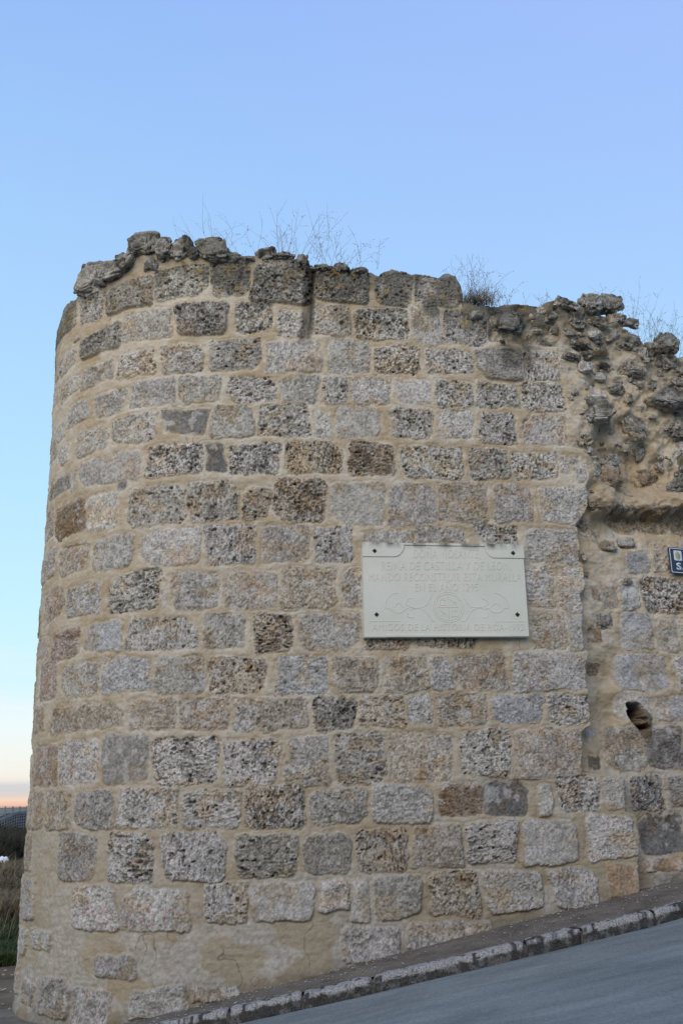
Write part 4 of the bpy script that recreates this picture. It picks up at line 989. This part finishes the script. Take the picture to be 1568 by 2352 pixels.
# a small castle and a walking beast in the quarters, worn almost flat
def loc(ax, ay): return cc_ + np.array([ax, ay]) * r1_
for qx, qy in ((-.38, .33), (.38, -.40)):
    emb.append([loc(qx - .2, qy - .2), loc(qx - .2, qy + .12), loc(qx - .08, qy + .12), loc(qx - .08, qy + .24), loc(qx + .08, qy + .24), loc(qx + .08, qy + .12), loc(qx + .2, qy + .12), loc(qx + .2, qy - .2), loc(qx - .2, qy - .2)])
for qx, qy in ((.36, .33), (-.36, -.38)):
    emb.append([loc(qx - .22, qy + .18), loc(qx - .08, qy + .08), loc(qx + .08, qy - .02), loc(qx + .22, qy - .06)]); emb.append([loc(qx - .14, qy - .2), loc(qx - .06, qy + .04), loc(qx + .1, qy - .02), loc(qx + .16, qy - .22)])
tube2d('emblem', emb, .0036, plq, Mpq, .0)
def text_mesh(body, name, tl, br, depth, mat, parent, hitf, frame, o_=.0, weight=.0):
    cu_ = bpy.data.curves.new(name, 'FONT'); cu_.body = body; cu_.size = 1; cu_.resolution_u = 3; cu_.offset = weight; cu_.space_character = 1.1
    ob = bpy.data.objects.new(name, cu_); COL.objects.link(ob)
    dg = bpy.context.evaluated_depsgraph_get(); me = bpy.data.meshes.new_from_object(ob.evaluated_get(dg))
    bpy.data.objects.remove(ob); 
    bm = bmesh.new(); bm.from_mesh(me)
    r = bmesh.ops.extrude_face_region(bm, geom=bm.faces[:])
    up_ = [v for v in r['geom'] if isinstance(v, bmesh.types.BMVert)]
    for v in up_: v.co.z = 1
    xs = [v.co.x for v in bm.verts]; ys = [v.co.y for v in bm.verts]
    x0, x1, y0, y1 = min(xs), max(xs), 0.0, .70
    p0_, T_, O_ = frame
    A0, B0 = hitf(tl[0], br[1]), hitf(br[0], br[1]); A1, B1 = hitf(tl[0], tl[1]), hitf(br[0], tl[1])
    for v in bm.verts:
        a = (v.co.x - x0) / (x1 - x0); b = (v.co.y - y0) / (y1 - y0)
        q = (np.array(A0) * (1 - a) + np.array(B0) * a) * (1 - b) + (np.array(A1) * (1 - a) + np.array(B1) * a) * b
        v.co = Vector(to3(p0_, T_, O_, q[0], q[1], o_ + depth * v.co.z))
    bmesh.ops.recalc_face_normals(bm, faces=bm.faces)
    me2 = bpy.data.meshes.new(name); bm.to_mesh(me2); bm.free()
    return link(name, me2, mat, parent)
FRP = (p0, T, O)
for body, tl, br in (("DO\u00d1A VIOLANTE,", (515, 142), (1065, 214)), ("REINA DE CASTILLA Y DE LEON,", (250, 243), (1320, 313)), ("MANDO RECONSTRUIR ESTA MURALLA", (147, 336), (1405, 404)),
                     ("EN EL A\u00d1O 1295", (527, 424), (1045, 488)), ("AMIGOS DE LA HISTORIA DE ROA-1992", (175, 757), (1425, 812))):
    text_mesh(body, 'carved_lettering', tl, br, .0036, Mpq, plq, zp, FRP, -.0005, .0)
Mbolt, tB, bB = mat_new('stud_metal'); bB.inputs['Base Color'].default_value = (.035, .034, .032, 1); bB.inputs['Metallic'].default_value = .5; bB.inputs['Roughness'].default_value = .55
for c in ((194, 158), (1334, 176), (212, 682), (1373, 682)):
    q = zp(*c); r_ = abs(zp(c[0] + 21, c[1])[0] - q[0])
    bm = bmesh.new(); o0 = .0065 if c[1] < 300 else -.001
    vs = [bm.verts.new(to3(p0, T, O, q[0] + r_ * math.cos(a), q[1] + r_ * math.sin(a), o0)) for a in (0, R(90), R(180), R(270))]
    vt = [bm.verts.new(to3(p0, T, O, q[0] + .8 * r_ * math.cos(a), q[1] + .8 * r_ * math.sin(a), o0 + .007)) for a in (0, R(90), R(180), R(270))]
    ap = bm.verts.new(to3(p0, T, O, q[0], q[1], o0 + .018))
    for i in range(4):
        bm.faces.new((vs[i], vs[(i + 1) % 4], vt[(i + 1) % 4], vt[i])); bm.faces.new((vt[i], vt[(i + 1) % 4], ap))
    bmesh.ops.recalc_face_normals(bm, faces=bm.faces)
    me = bpy.data.meshes.new('stud'); bm.to_mesh(me); bm.free(); link('stud', me, Mbolt, plq)

# ------------------------------------------------------------------ street sign
p0s, Ts, Os, hits = plane_from([(1533, 1256), (1568, 1316)], -.10)
a_ = hits(1533, 1256); b_ = hits(1540, 1316)
p0, T, O, hit = p0s, Ts, Os, hits
hS_ = np.linalg.norm(np.array(a_) - b_); vdir = (np.array(a_) - b_) / hS_; hdir = np.array([-vdir[1], vdir[0]]) * -1
c2 = hits(1568, 1259); hdir = (np.array(c2) - a_); hdir /= np.linalg.norm(hdir)
Wsg = hS_ * 1.75
def sgp(u, v, o_):
    q = np.array(b_) + hdir * u * Wsg + vdir * v * hS_; return to3(p0, T, O, q[0], q[1], o_)
sign = empty('street_sign', tuple(sgp(.5, 0, -.03)))
tag(sign, 'dark blue enamel street name sign with white border and small crest at the right edge', 'street sign')
def enamel(name, c, r_=.3):
    m_, t, b = mat_new(name); b.inputs['Base Color'].default_value = (*c, 1); b.inputs['Roughness'].default_value = r_; b.inputs['Specular IOR Level'].default_value = .5
    n = N(t, 'ShaderNodeTexNoise'); n.inputs['Scale'].default_value = 30; rr = N(t, 'ShaderNodeMapRange'); rr.inputs[3].default_value = r_ - .08; rr.inputs[4].default_value = r_ + .2
    t.links.new(n.outputs[0], rr.inputs[0]); t.links.new(rr.outputs[0], b.inputs['Roughness']); return m_
Mnavy, Mwh, Mye, Mbl = enamel('navy_enamel', (.018, .035, .075)), enamel('white_enamel', (.55, .6, .66)), enamel('gold_enamel', (.42, .33, .10)), enamel('blue_enamel', (.10, .24, .55))
def rrect(u0, v0, u1, v1, r, asp, n=5):
    pts = []
    for (cu0, cv0, a0) in ((u1 - r / asp, v1 - r, 0), (u0 + r / asp, v1 - r, 90), (u0 + r / asp, v0 + r, 180), (u1 - r / asp, v0 + r, 270)):
        for k in range(n + 1):
            a = R(a0 + 90 * k / n); pts.append((cu0 + r / asp * math.cos(a), cv0 + r * math.sin(a)))
    return pts
asp = Wsg / hS_
def ext(name, pts, o0, o1, mat, parent):
    bm = bmesh.new(); vb = [bm.verts.new(sgp(u, v, o0)) for u, v in pts]; vf = [bm.verts.new(sgp(u, v, o1)) for u, v in pts]
    bm.faces.new(vf); bm.faces.new(vb[::-1]); n = len(pts)
    for i in range(n): bm.faces.new((vb[i], vb[(i + 1) % n], vf[(i + 1) % n], vf[i]))
    bmesh.ops.recalc_face_normals(bm, faces=bm.faces); me = bpy.data.meshes.new(name); bm.to_mesh(me); bm.free(); return link(name, me, mat, parent)
plate = ext('plate', rrect(0, 0, 1, 1, .05, asp), -.012, 0, Mnavy, sign)
ring_o, ring_i = rrect(.018, .03, .982, .97, .045, asp), rrect(.032, .055, .968, .945, .035, asp)
bm = bmesh.new(); vo = [bm.verts.new(sgp(u, v, .0022)) for u, v in ring_o]; vi = [bm.verts.new(sgp(u, v, .0022)) for u, v in ring_i]
vo2 = [bm.verts.new(sgp(u, v, -.001)) for u, v in ring_o]; vi2 = [bm.verts.new(sgp(u, v, -.001)) for u, v in ring_i]
n = len(vo)
for i in range(n):
    j = (i + 1) % n
    bm.faces.new((vo[i], vo[j], vi[j], vi[i])); bm.faces.new((vo2[i], vo2[j], vo[j], vo[i])); bm.faces.new((vi2[i], vi[i], vi[j], vi2[j]))
bmesh.ops.recalc_face_normals(bm, faces=bm.faces)
me = bpy.data.meshes.new('border'); bm.to_mesh(me); bm.free(); link('border', me, Mwh, sign)
cr_ = ext('crest', rrect(.11, .50, .29, .88, .03, asp), -.001, .0025, Mwh, sign)
cs = ext('shield', [(.145, .78), (.145, .62), (.17, .545), (.20, .53), (.23, .545), (.258, .62), (.258, .78)], .002, .004, Mye, cr_)
cs2 = ext('shield_field', [(.200, .75), (.200, .58), (.225, .57), (.242, .62), (.242, .75)], .0035, .0052, Mbl, cr_)
ext('crown', [(.17, .79), (.165, .845), (.185, .82), (.20, .855), (.215, .82), (.235, .845), (.23, .79)], .002, .004, Mye, cr_)
def sfit(u, v):  # picks plane coords from sign uv
    return np.array(b_) + hdir * u * Wsg + vdir * v * hS_
text_mesh("SAN", 'lettering', (.14, .41), (.66, .15), .002, Mwh, sign, sfit, (p0, T, O), .0002, .03)
text_mesh("C", 'lettering', (.40, .80), (.54, .56), .002, Mwh, sign, sfit, (p0, T, O), .0002, .03)
for u, v in ((.06, .5), (.94, .5)):
    ext('screw', [(u + .012 * math.cos(a) / asp, v + .012 * math.sin(a)) for a in np.linspace(0, 2 * math.pi, 9)[:-1]], -.03, .003, Mbolt, sign)

# ------------------------------------------------------------------ dry weeds on the crest
Mweed = simple_mat('dry_stem', (.12, .085, .065), (.26, .20, .15), 12)
Mtuft = simple_mat('dry_grass', (.10, .08, .05), (.27, .215, .14), 14)
def weed(name, base, stems, mat, seed, spread=.5, height=.5, rad=.0022, branch=3, lean=(0, 0), seedheads=True, curl=.5, droop=0.3):
    r_ = np.random.default_rng(seed); V, F = [], []
    def seg_path(p, d, L, rd, nseg, cu_):
        path = [p.copy()]; step = L / nseg
        for i in range(nseg):
            d = d + r_.normal(0, cu_ * .22, 3) + np.array([0, 0, -droop * .10 * i / nseg]); d /= np.linalg.norm(d); p = p + d * step; path.append(p.copy())
        b = len(V)
        for i, q in enumerate(path):
            rr = rd * (1 - .6 * i / nseg)
            for k in range(3):
                a = 2.094 * k; V.append(q + np.array([math.cos(a) * rr, math.sin(a) * rr, 0]))
        for i in range(nseg):
            for k in range(3):
                F.append((b + i * 3 + k, b + i * 3 + (k + 1) % 3, b + i * 3 + 3 + (k + 1) % 3, b + i * 3 + 3 + k))
        return path, d
    for s_ in range(stems):
        off_ = np.array([r_.normal(0, spread * .35), r_.uniform(-.10, .10), 0])
        d = np.array([r_.normal(lean[0], .42), r_.normal(0, .25), 1.0]); d /= np.linalg.norm(d)
        L = height * r_.uniform(.4, 1.05)
        path, dd = seg_path(np.array(base) + off_, d, L, rad, 9, curl)
        for b_i in range(r_.integers(0, branch + 1)):
            k = r_.integers(3, 9); d2 = dd * .6 + r_.normal(0, .5, 3); d2[2] = abs(d2[2]) * .8 + .1; d2 /= np.linalg.norm(d2)
            pth, d3 = seg_path(path[k].copy(), d2, L * r_.uniform(.18, .5), rad * .7, 5, curl)
            if seedheads:
                for q in pth[2:]:
                    if r_.random() < .55:
                        c_ = q + r_.normal(0, .005, 3); b = len(V); e = r_.uniform(.0025, .005)
                        for v in ((e, 0, 0), (-e, 0, 0), (0, e, 0), (0, 0, e * 1.6)): V.append(c_ + np.array(v))
                        F.extend([(b, b + 2, b + 3, b + 3), (b + 1, b + 3, b + 2, b + 2), (b, b + 3, b + 1, b + 1)])
    V = np.array(V); F = np.array(F)
    T1 = F[:, [0, 1, 2]]; q = F[F[:, 2] != F[:, 3]]; T2_ = q[:, [0, 2, 3]]
    T_ = np.concatenate([T1, T2_]) - 0
    V = V - np.array(base)
    me = np_mesh(name, V, T_, False); o = link(name, me, mat); o.location = Vector(base); return o
def crest(px, py, off_=-.25):
    s_, z_ = unproj(px, py, off_); return wallpt(s_, z_, off_)
GW = 'dry weeds growing on the ruined top of the masonry'
W = [(432, 580, 8, .5, .52, .30, 'sparse dry stems above the leftmost capping stones of the tower', .1, -.3),
     (502, 574, 10, .9, .62, .18, 'wiry weed with the tallest single stem, at the left of the tower crest', .1, .05),
     (660, 596, 14, .42, .45, .35, 'small fringe of dry sprigs at the left foot of the large branching weed', .6, .0),
     (700, 606, 20, .34, .62, .55, 'largest airy branching dry weed on the middle of the tower crest', .9, .1),
     (800, 622, 22, .42, .38, .45, 'low arching tangle of dry stems right of the largest weed', .9, .15),
     (1042, 646, 5, .8, .3, .12, 'thin upright stalks at the right end of the high part of the crest', .5, 0),
     (1085, 706, 36, .5, .52, .22, 'dense bushy dry weed at the step down of the crest', .8, .25),
     (1140, 712, 12, .5, .26, .26, 'short dry sprigs just right of the bushy weed at the step', .6, .2),
     (1225, 712, 9, .6, .24, .40, 'few short stalks on the low flat stretch of the crest', .7, .0),
     (1285, 702, 4, .5, .2, .3, 'two faint stalks above the flat cap stone on the lower crest', .5, .1),
     (1372, 700, 5, .8, .32, .12, 'slender stalks rising between the two round boulders', .7, .05),
     (1435, 745, 7, .5, .45, .20, 'tall bent stalks on the slope right of the dark boulder', .5, .45),
     (1500, 795, 44, .5, .50, .38, 'wide spray of curling dry weeds at the far right crest', .6, .35),
     (1570, 850, 22, .6, .50, .35, 'curling dry weeds cut by the right edge of the photo', .6, .2)]
for i, (px, py, ns, curl_, hgt_, spr, lab, br_n, ln) in enumerate(W):
    o = weed('dry_weed', crest(px, py), ns, Mweed, 50 + i, spr, hgt_ * .98, .0017, int(2 + 4 * br_n), (ln, 0), True, curl_ * 1.1)
    tag(o, lab, 'dry weed', GW)
TW = 'matted tussocks of dry grass on the masonry'
for i, (px, py, ns, hh_, spr, lab, of_) in enumerate([(1092, 702, 420, .17, .24, 'dense brown grass tussock in the notch where the crest steps down', -.02), (1500, 800, 330, .14, .26, 'flat grass tussock beside the rounded boulder at far right', -.05),
                                             (1385, 815, 150, .12, .11, 'grey tuft of dead grass hanging amid the rubble', .0), (1205, 800, 90, .10, .16, 'thin dead grass hanging over the dark blocks under the low crest', .06)]):
    s_, z_ = unproj(px, py, -.05); base = wallpt(s_, z_, depth_at(s_, z_) + of_)
    o = weed('grass_tussock', base, ns, Mtuft, 90 + i, spr, hh_, .0022, 0, (.2, 0), False, .9, 2.5)
    tag(o, lab, 'grass tussock', TW)

# ------------------------------------------------------------------ houses across the street, added unseen behind the camera to shade the wall foot
Mplas = simple_mat('plaster', (.30, .26, .20), (.42, .37, .30), 1.5, .9)
Mtile = simple_mat('roof_tiles', (.16, .07, .04), (.28, .14, .09), 6, .9)
Mwood = simple_mat('painted_wood', (.05, .03, .02), (.10, .06, .04), 8, .6)
Mgls, tG_, bG_ = mat_new('window_glass'); bG_.inputs['Base Color'].default_value = (.02, .025, .03, 1); bG_.inputs['Roughness'].default_value = .08; bG_.inputs['Specular IOR Level'].default_value = .6
def box_mesh(name, x0, x1, y0, y1, z0, z1, mat, parent):
    V = np.array([(x, y, z) for z in (z0, z1) for x, y in ((x0, y0), (x1, y0), (x1, y1), (x0, y1))])
    F = np.array([(0, 3, 2, 1), (4, 5, 6, 7), (0, 1, 5, 4), (1, 2, 6, 5), (2, 3, 7, 6), (3, 0, 4, 7)])
    return link(name, np_mesh(name, V, F, False), mat, parent)
def house(x0, x1, yf, h, lab):
    zg = float(G0((x0 + x1) / 2)) - .5; hs_ = empty('shade_house', ((x0 + x1) / 2, yf - 4, zg)); tag(hs_, lab, 'house', None)
    box_mesh('wall', x0, x1, yf - 8, yf, zg - 1.5, zg + h, Mplas, hs_)
    V = np.array([(x0 - .2, yf + .45, zg + h - .05), (x1 + .2, yf + .45, zg + h - .05), (x1 + .2, yf - 4, zg + h + 1.5), (x0 - .2, yf - 4, zg + h + 1.5), (x1 + .2, yf - 8.4, zg + h - .05), (x0 - .2, yf - 8.4, zg + h - .05)])
    V = np.concatenate([V, V + [0, 0, .14]])
    F = [(0, 1, 2, 3), (3, 2, 4, 5)]; F = F + [tuple(6 + i for i in f[::-1]) for f in F] + [(0, 6, 7, 1), (5, 4, 10, 11)]
    link('roof', np_mesh('roof', V, np.array(F), False), Mtile, hs_)
    n = int((x1 - x0) / 2.6)
    for fl in range(2):
        for k in range(n):
            cxx = x0 + (k + .5) * (x1 - x0) / n
            if fl == 0 and k == n // 2:
                d_ = box_mesh('door', cxx - .5, cxx + .5, yf, yf + .05, zg + .1, zg + 2.3, Mwood, hs_); continue
            z0 = zg + 1.1 + fl * 2.9
            f_ = box_mesh('window', cxx - .5, cxx + .5, yf, yf + .06, z0, z0 + 1.3, Mwood, hs_); box_mesh('pane', cxx - .42, cxx + .42, yf + .06, yf + .068, z0 + .08, z0 + 1.22, Mgls, f_).matrix_parent_inverse = Matrix()
house(-16, -3.2, -7.2, 6.2, 'wide ochre plastered house added unseen across the street to shade the wall foot, facing the tower')
house(-3.1, 7.5, -7.4, 7.0, 'taller ochre plastered house added unseen across the street to shade the wall foot, facing the plaque')
house(7.6, 19, -7.3, 6.4, 'ochre plastered house added unseen across the street to shade the wall foot, facing the broken wall')

# ------------------------------------------------------------------ left background
def far_pt(px, py, r):
    d = ray(px, py); d = d / math.hypot(d[0], d[1]); return np.array([d[0] * r, d[1] * r, d[2] * r + EYE])
# lattice (crib) retaining wall about 60 m off, curving
Mcrib = simple_mat('weathered_concrete', (.13, .14, .15), (.22, .23, .235), 3)
Mdark = simple_mat('earth_fill', (.010, .010, .009), (.025, .022, .018), 2)
top_l = [(-160, 1925, 55), (-90, 1908, 55.3), (-40, 1895, 55.8), (0, 1884, 56.3), (16, 1877, 56.6), (32, 1870, 57), (48, 1866, 57.4), (62, 1865, 57.8), (90, 1866, 58.5), (140, 1872, 60)]
tl3 = np.array([far_pt(*p) for p in top_l])
def along(pts, step):
    seg = np.linalg.norm(np.diff(pts, axis=0), axis=1); cum = np.concatenate([[0], np.cumsum(seg)]); u = np.arange(0, cum[-1], step)
    return np.stack([np.interp(u, cum, pts[:, k]) for k in range(3)], 1)
crib = empty('retaining_wall', tuple(tl3[3] - np.array([0, 0, 2.2]))); tag(crib, 'grey lattice-faced retaining wall curving down the slope at far left, behind the dry grass', 'retaining wall')
cell = .185; rows = 11; ch = .145
pth = along(tl3, cell)
def bars(name, boxes, mat, parent):
    V, F = [], []
    for k, (a, b, w_, h_) in enumerate(boxes):
        a = np.array(a); b = np.array(b); d = (b - a) / np.linalg.norm(b - a)
        side = np.cross(d, [0, 0, 1.]) if abs(d[2]) < .9 else np.array([1., 0, 0]); side /= np.linalg.norm(side); up_ = np.cross(side, d)
        for P in (a, b):
            for (i, j) in ((-1, -1), (1, -1), (1, 1), (-1, 1)): V.append(P + side * w_ * i / 2 + up_ * h_ * j / 2)
        n0 = 8 * k
        F += [(n0, n0 + 1, n0 + 2, n0 + 3), (n0 + 7, n0 + 6, n0 + 5, n0 + 4)] + [(n0 + i, n0 + 4 + i, n0 + 4 + (i + 1) % 4, n0 + (i + 1) % 4) for i in range(4)]
    return link(name, np_mesh(name, np.array(V), np.array(F), False), mat, parent)
ho, ve = [], []
for r_i in range(rows + 1):
    for a, b in zip(pth[:-1], pth[1:]): ho.append((a - [0, 0, ch * r_i], b - [0, 0, ch * r_i], .08 + .03 * (r_i == 0), .050 if r_i else .13))
for a in pth: ve.append((a - np.array([0, .05, 0]), a - np.array([0, .05, ch * rows]), .052, .052))
bars('rail_courses', ho, Mcrib, crib); bars('upright_courses', ve, Mcrib, crib)
nb_ = np.cross(pth[-1] - pth[0], [0, 0, 1.]); nb_ /= np.linalg.norm(nb_); nb_ = nb_ if nb_[1] > 0 else -nb_
bk = []
for p in pth: bk += [p + nb_ * .16, p + nb_ * .16 - [0, 0, ch * rows + .4]]
ii = np.arange(len(bk)).reshape(-1, 2)
Vb = np.concatenate([np.array(bk), np.array(bk) + nb_ * .5]); nV = len(bk)
Fb = [(a[0], b[0], b[1], a[1]) for a, b in zip(ii[:-1], ii[1:])] + [(a[0] + nV, a[1] + nV, b[1] + nV, b[0] + nV) for a, b in zip(ii[:-1], ii[1:])] + [(a[0], a[0] + nV, b[0] + nV, b[0]) for a, b in zip(ii[:-1], ii[1:])]
link('earth_core', np_mesh('earth_core', Vb, np.array(Fb), False), Mdark, crib)
# wire fence on top of it
Mpost = simple_mat('galvanised_post', (.12, .14, .16), (.19, .21, .23), 5)
fence = empty('wire_fence', tuple(tl3[3])); tag(fence, 'thin wire fence with slender grey posts standing along the top of the retaining wall', 'fence')
fpx = [-135, -110, -84, -57, -31, -5, 13, 30.5, 46.5, 62, 80, 100]
tops = []
for x in fpx:
    yb = np.interp(x, [p[0] for p in top_l], [p[1] for p in top_l]); rr_f = np.interp(x, [p[0] for p in top_l], [p[2] for p in top_l])
    pb = far_pt(x, yb, rr_f); pt = far_pt(x, 1852 if x > -60 else 1856, rr_f); tops.append((pb, pt)); bars('post', [(pb, pt, .055, .055)], Mpost, fence)
wires = []
for f_ in (.0, .2, .4, .6, .8):
    for (a, a2), (b, b2) in zip(tops[:-1], tops[1:]): wires.append((a2 * (1 - f_) + a * f_, b2 * (1 - f_) + b * f_, .012, .012))
bars('wire', wires, Mpost, fence)
# white sack and stone on the slope
def on_land(px, py):
    d = ray(px, py); d = d / math.hypot(d[0], d[1])
    for t in np.arange(8.5, 120, .02):
        if EYE + d[2] * t < land_z(np.array(d[0] * t), np.array(d[1] * t)): break
    return np.array([d[0] * t, d[1] * t, EYE + d[2] * t])
Mbag = simple_mat('white_plastic', (.62, .66, .75), (.78, .80, .86), 6, .4)
def lump_obj(name, c, dims, mat, seed, label, cat, rough=.25):
    V0 = ICO4_V; d_ = (fbm3(V0 + seed, 2.2, 4, seed) - .5) * rough * 3
    V = V0 * (1 + d_)[:, None] * np.array(dims); V[:, 2] = np.maximum(V[:, 2], -dims[2] * .5) + dims[2] * .5
    o = link(name, np_mesh(name, V, ICO4_F), mat); o.location = Vector(c); return tag(o, label, cat)
bp_ = on_land(4, 2008)
k_ = np.linalg.norm(bp_) / FPX
lump_obj('plastic_sack', bp_ + [.04, 0, .36], (11 * k_, 9 * k_, 8 * k_), Mbag, 4, 'white plastic sack lying in the dry grass at the left edge', 'sack')
sp_ = on_land(24, 2224); k_ = np.linalg.norm(sp_) / FPX
Mst = simple_mat('pale_stone', (.40, .39, .36), (.55, .53, .50), 9)
lump_obj('litter_stone', sp_ + [0, 0, .0], (7 * k_, 5 * k_, 3.4 * k_), Mst, 9, 'small pale stone on the bare earth at the lower left, left of the tower foot', 'stone')

# grass on the slope: blades by the thousand, one mass
def grass(name, n, rmin, rmax, hmin, hmax, mat, seed, azr, dens, label, lean=.5, wd=.006):
    r_ = np.random.default_rng(seed)
    rr = rmin + (rmax - rmin) * r_.random(n) ** 1.3; az = r_.uniform(*azr, n)
    x = rr * np.sin(az); y = rr * np.cos(az)
    keep = fbm2(x * dens, y * dens, 2, seed) > .33; x, y, rr = x[keep], y[keep], rr[keep]; n = len(x)
    z = land_z(x, y) + (fbm2(x * .5, y * .5, 3, 4) - .5) * np.clip((rr - 9) / 20, 0, 1) * .25 - .02
    h = r_.uniform(hmin, hmax, n) * (.6 + .8 * n2(x * .8, y * .8, seed + 3)); a = r_.uniform(0, 6.28, n); wv = wd * (.6 + rr / 12)
    lx, ly = r_.normal(.15, lean, n) * h, r_.normal(0, lean, n) * h
    c_, s_ = np.cos(a) * wv, np.sin(a) * wv
    b0 = np.stack([x - c_, y - s_, z], 1); b1 = np.stack([x + c_, y + s_, z], 1)
    m0 = np.stack([x - c_ * .7 + lx * .35, y - s_ * .7 + ly * .35, z + h * .6], 1); m1 = np.stack([x + c_ * .7 + lx * .35, y + s_ * .7 + ly * .35, z + h * .6], 1)
    t = np.stack([x + lx, y + ly, z + h], 1)
    V = np.stack([b0, b1, m1, m0, t], 1).reshape(-1, 3); k = np.arange(n) * 5
    F = np.concatenate([np.stack([k, k + 1, k + 2], 1), np.stack([k, k + 2, k + 3], 1), np.stack([k + 3, k + 2, k + 4], 1)])
    return tag(link(name, np_mesh(name, V, F, False), mat), label, 'grass', kind='stuff')
Mdry = simple_mat('straw', (.085, .072, .048), (.21, .18, .12), .9, .9)
Mgrn = simple_mat('green_grass', (.020, .036, .013), (.052, .080, .028), 1.5, .8)
Mdk = simple_mat('dark_brush', (.022, .024, .018), (.06, .055, .04), 1.2, .9)
azr = (R(-26), R(-13))
def rY(y):
    p = on_land(15, y); return float(math.hypot(p[0], p[1]))
r1g, r2g, r3g, r4g = rY(2225), rY(2150), rY(2010), rY(1945)
print('rows', r1g, r2g, r3g, r4g)
grass('dry_grass', 90000, r2g, r3g + 6, .16, .40, Mdry, 1, azr, .35, 'straw-coloured dry grass covering the slope at the left edge')
grass('green_grass', 70000, r1g, r2g + 6, .06, .20, Mgrn, 2, azr, .6, 'low green grass on the near part of the left slope')
grass('dark_brush', 110000, r3g + 2, 56, .3, 1.0, Mdk, 3, azr, .3, 'dark withered brush below the lattice retaining wall', .3, .008)
grass('dead_stalks', 1500, r2g - 2, r3g, .3, .8, Mdry, 4, azr, .5, 'taller scattered dead stalks rising out of the dry grass on the left slope', .25, .004)
pts = []
for _ in range(500):
    r_ = random.uniform(9.4, 17); a_z = random.uniform(R(-24), R(-12)); x, y = r_ * math.sin(a_z), r_ * math.cos(a_z); pts.append((x, y, float(land_z(np.array(x), np.array(y))) + .02))
o = crumbs('stones', pts, .022, Mcr, 8); o['label'] = 'small pale stones scattered over the bare brown earth at the lower left'
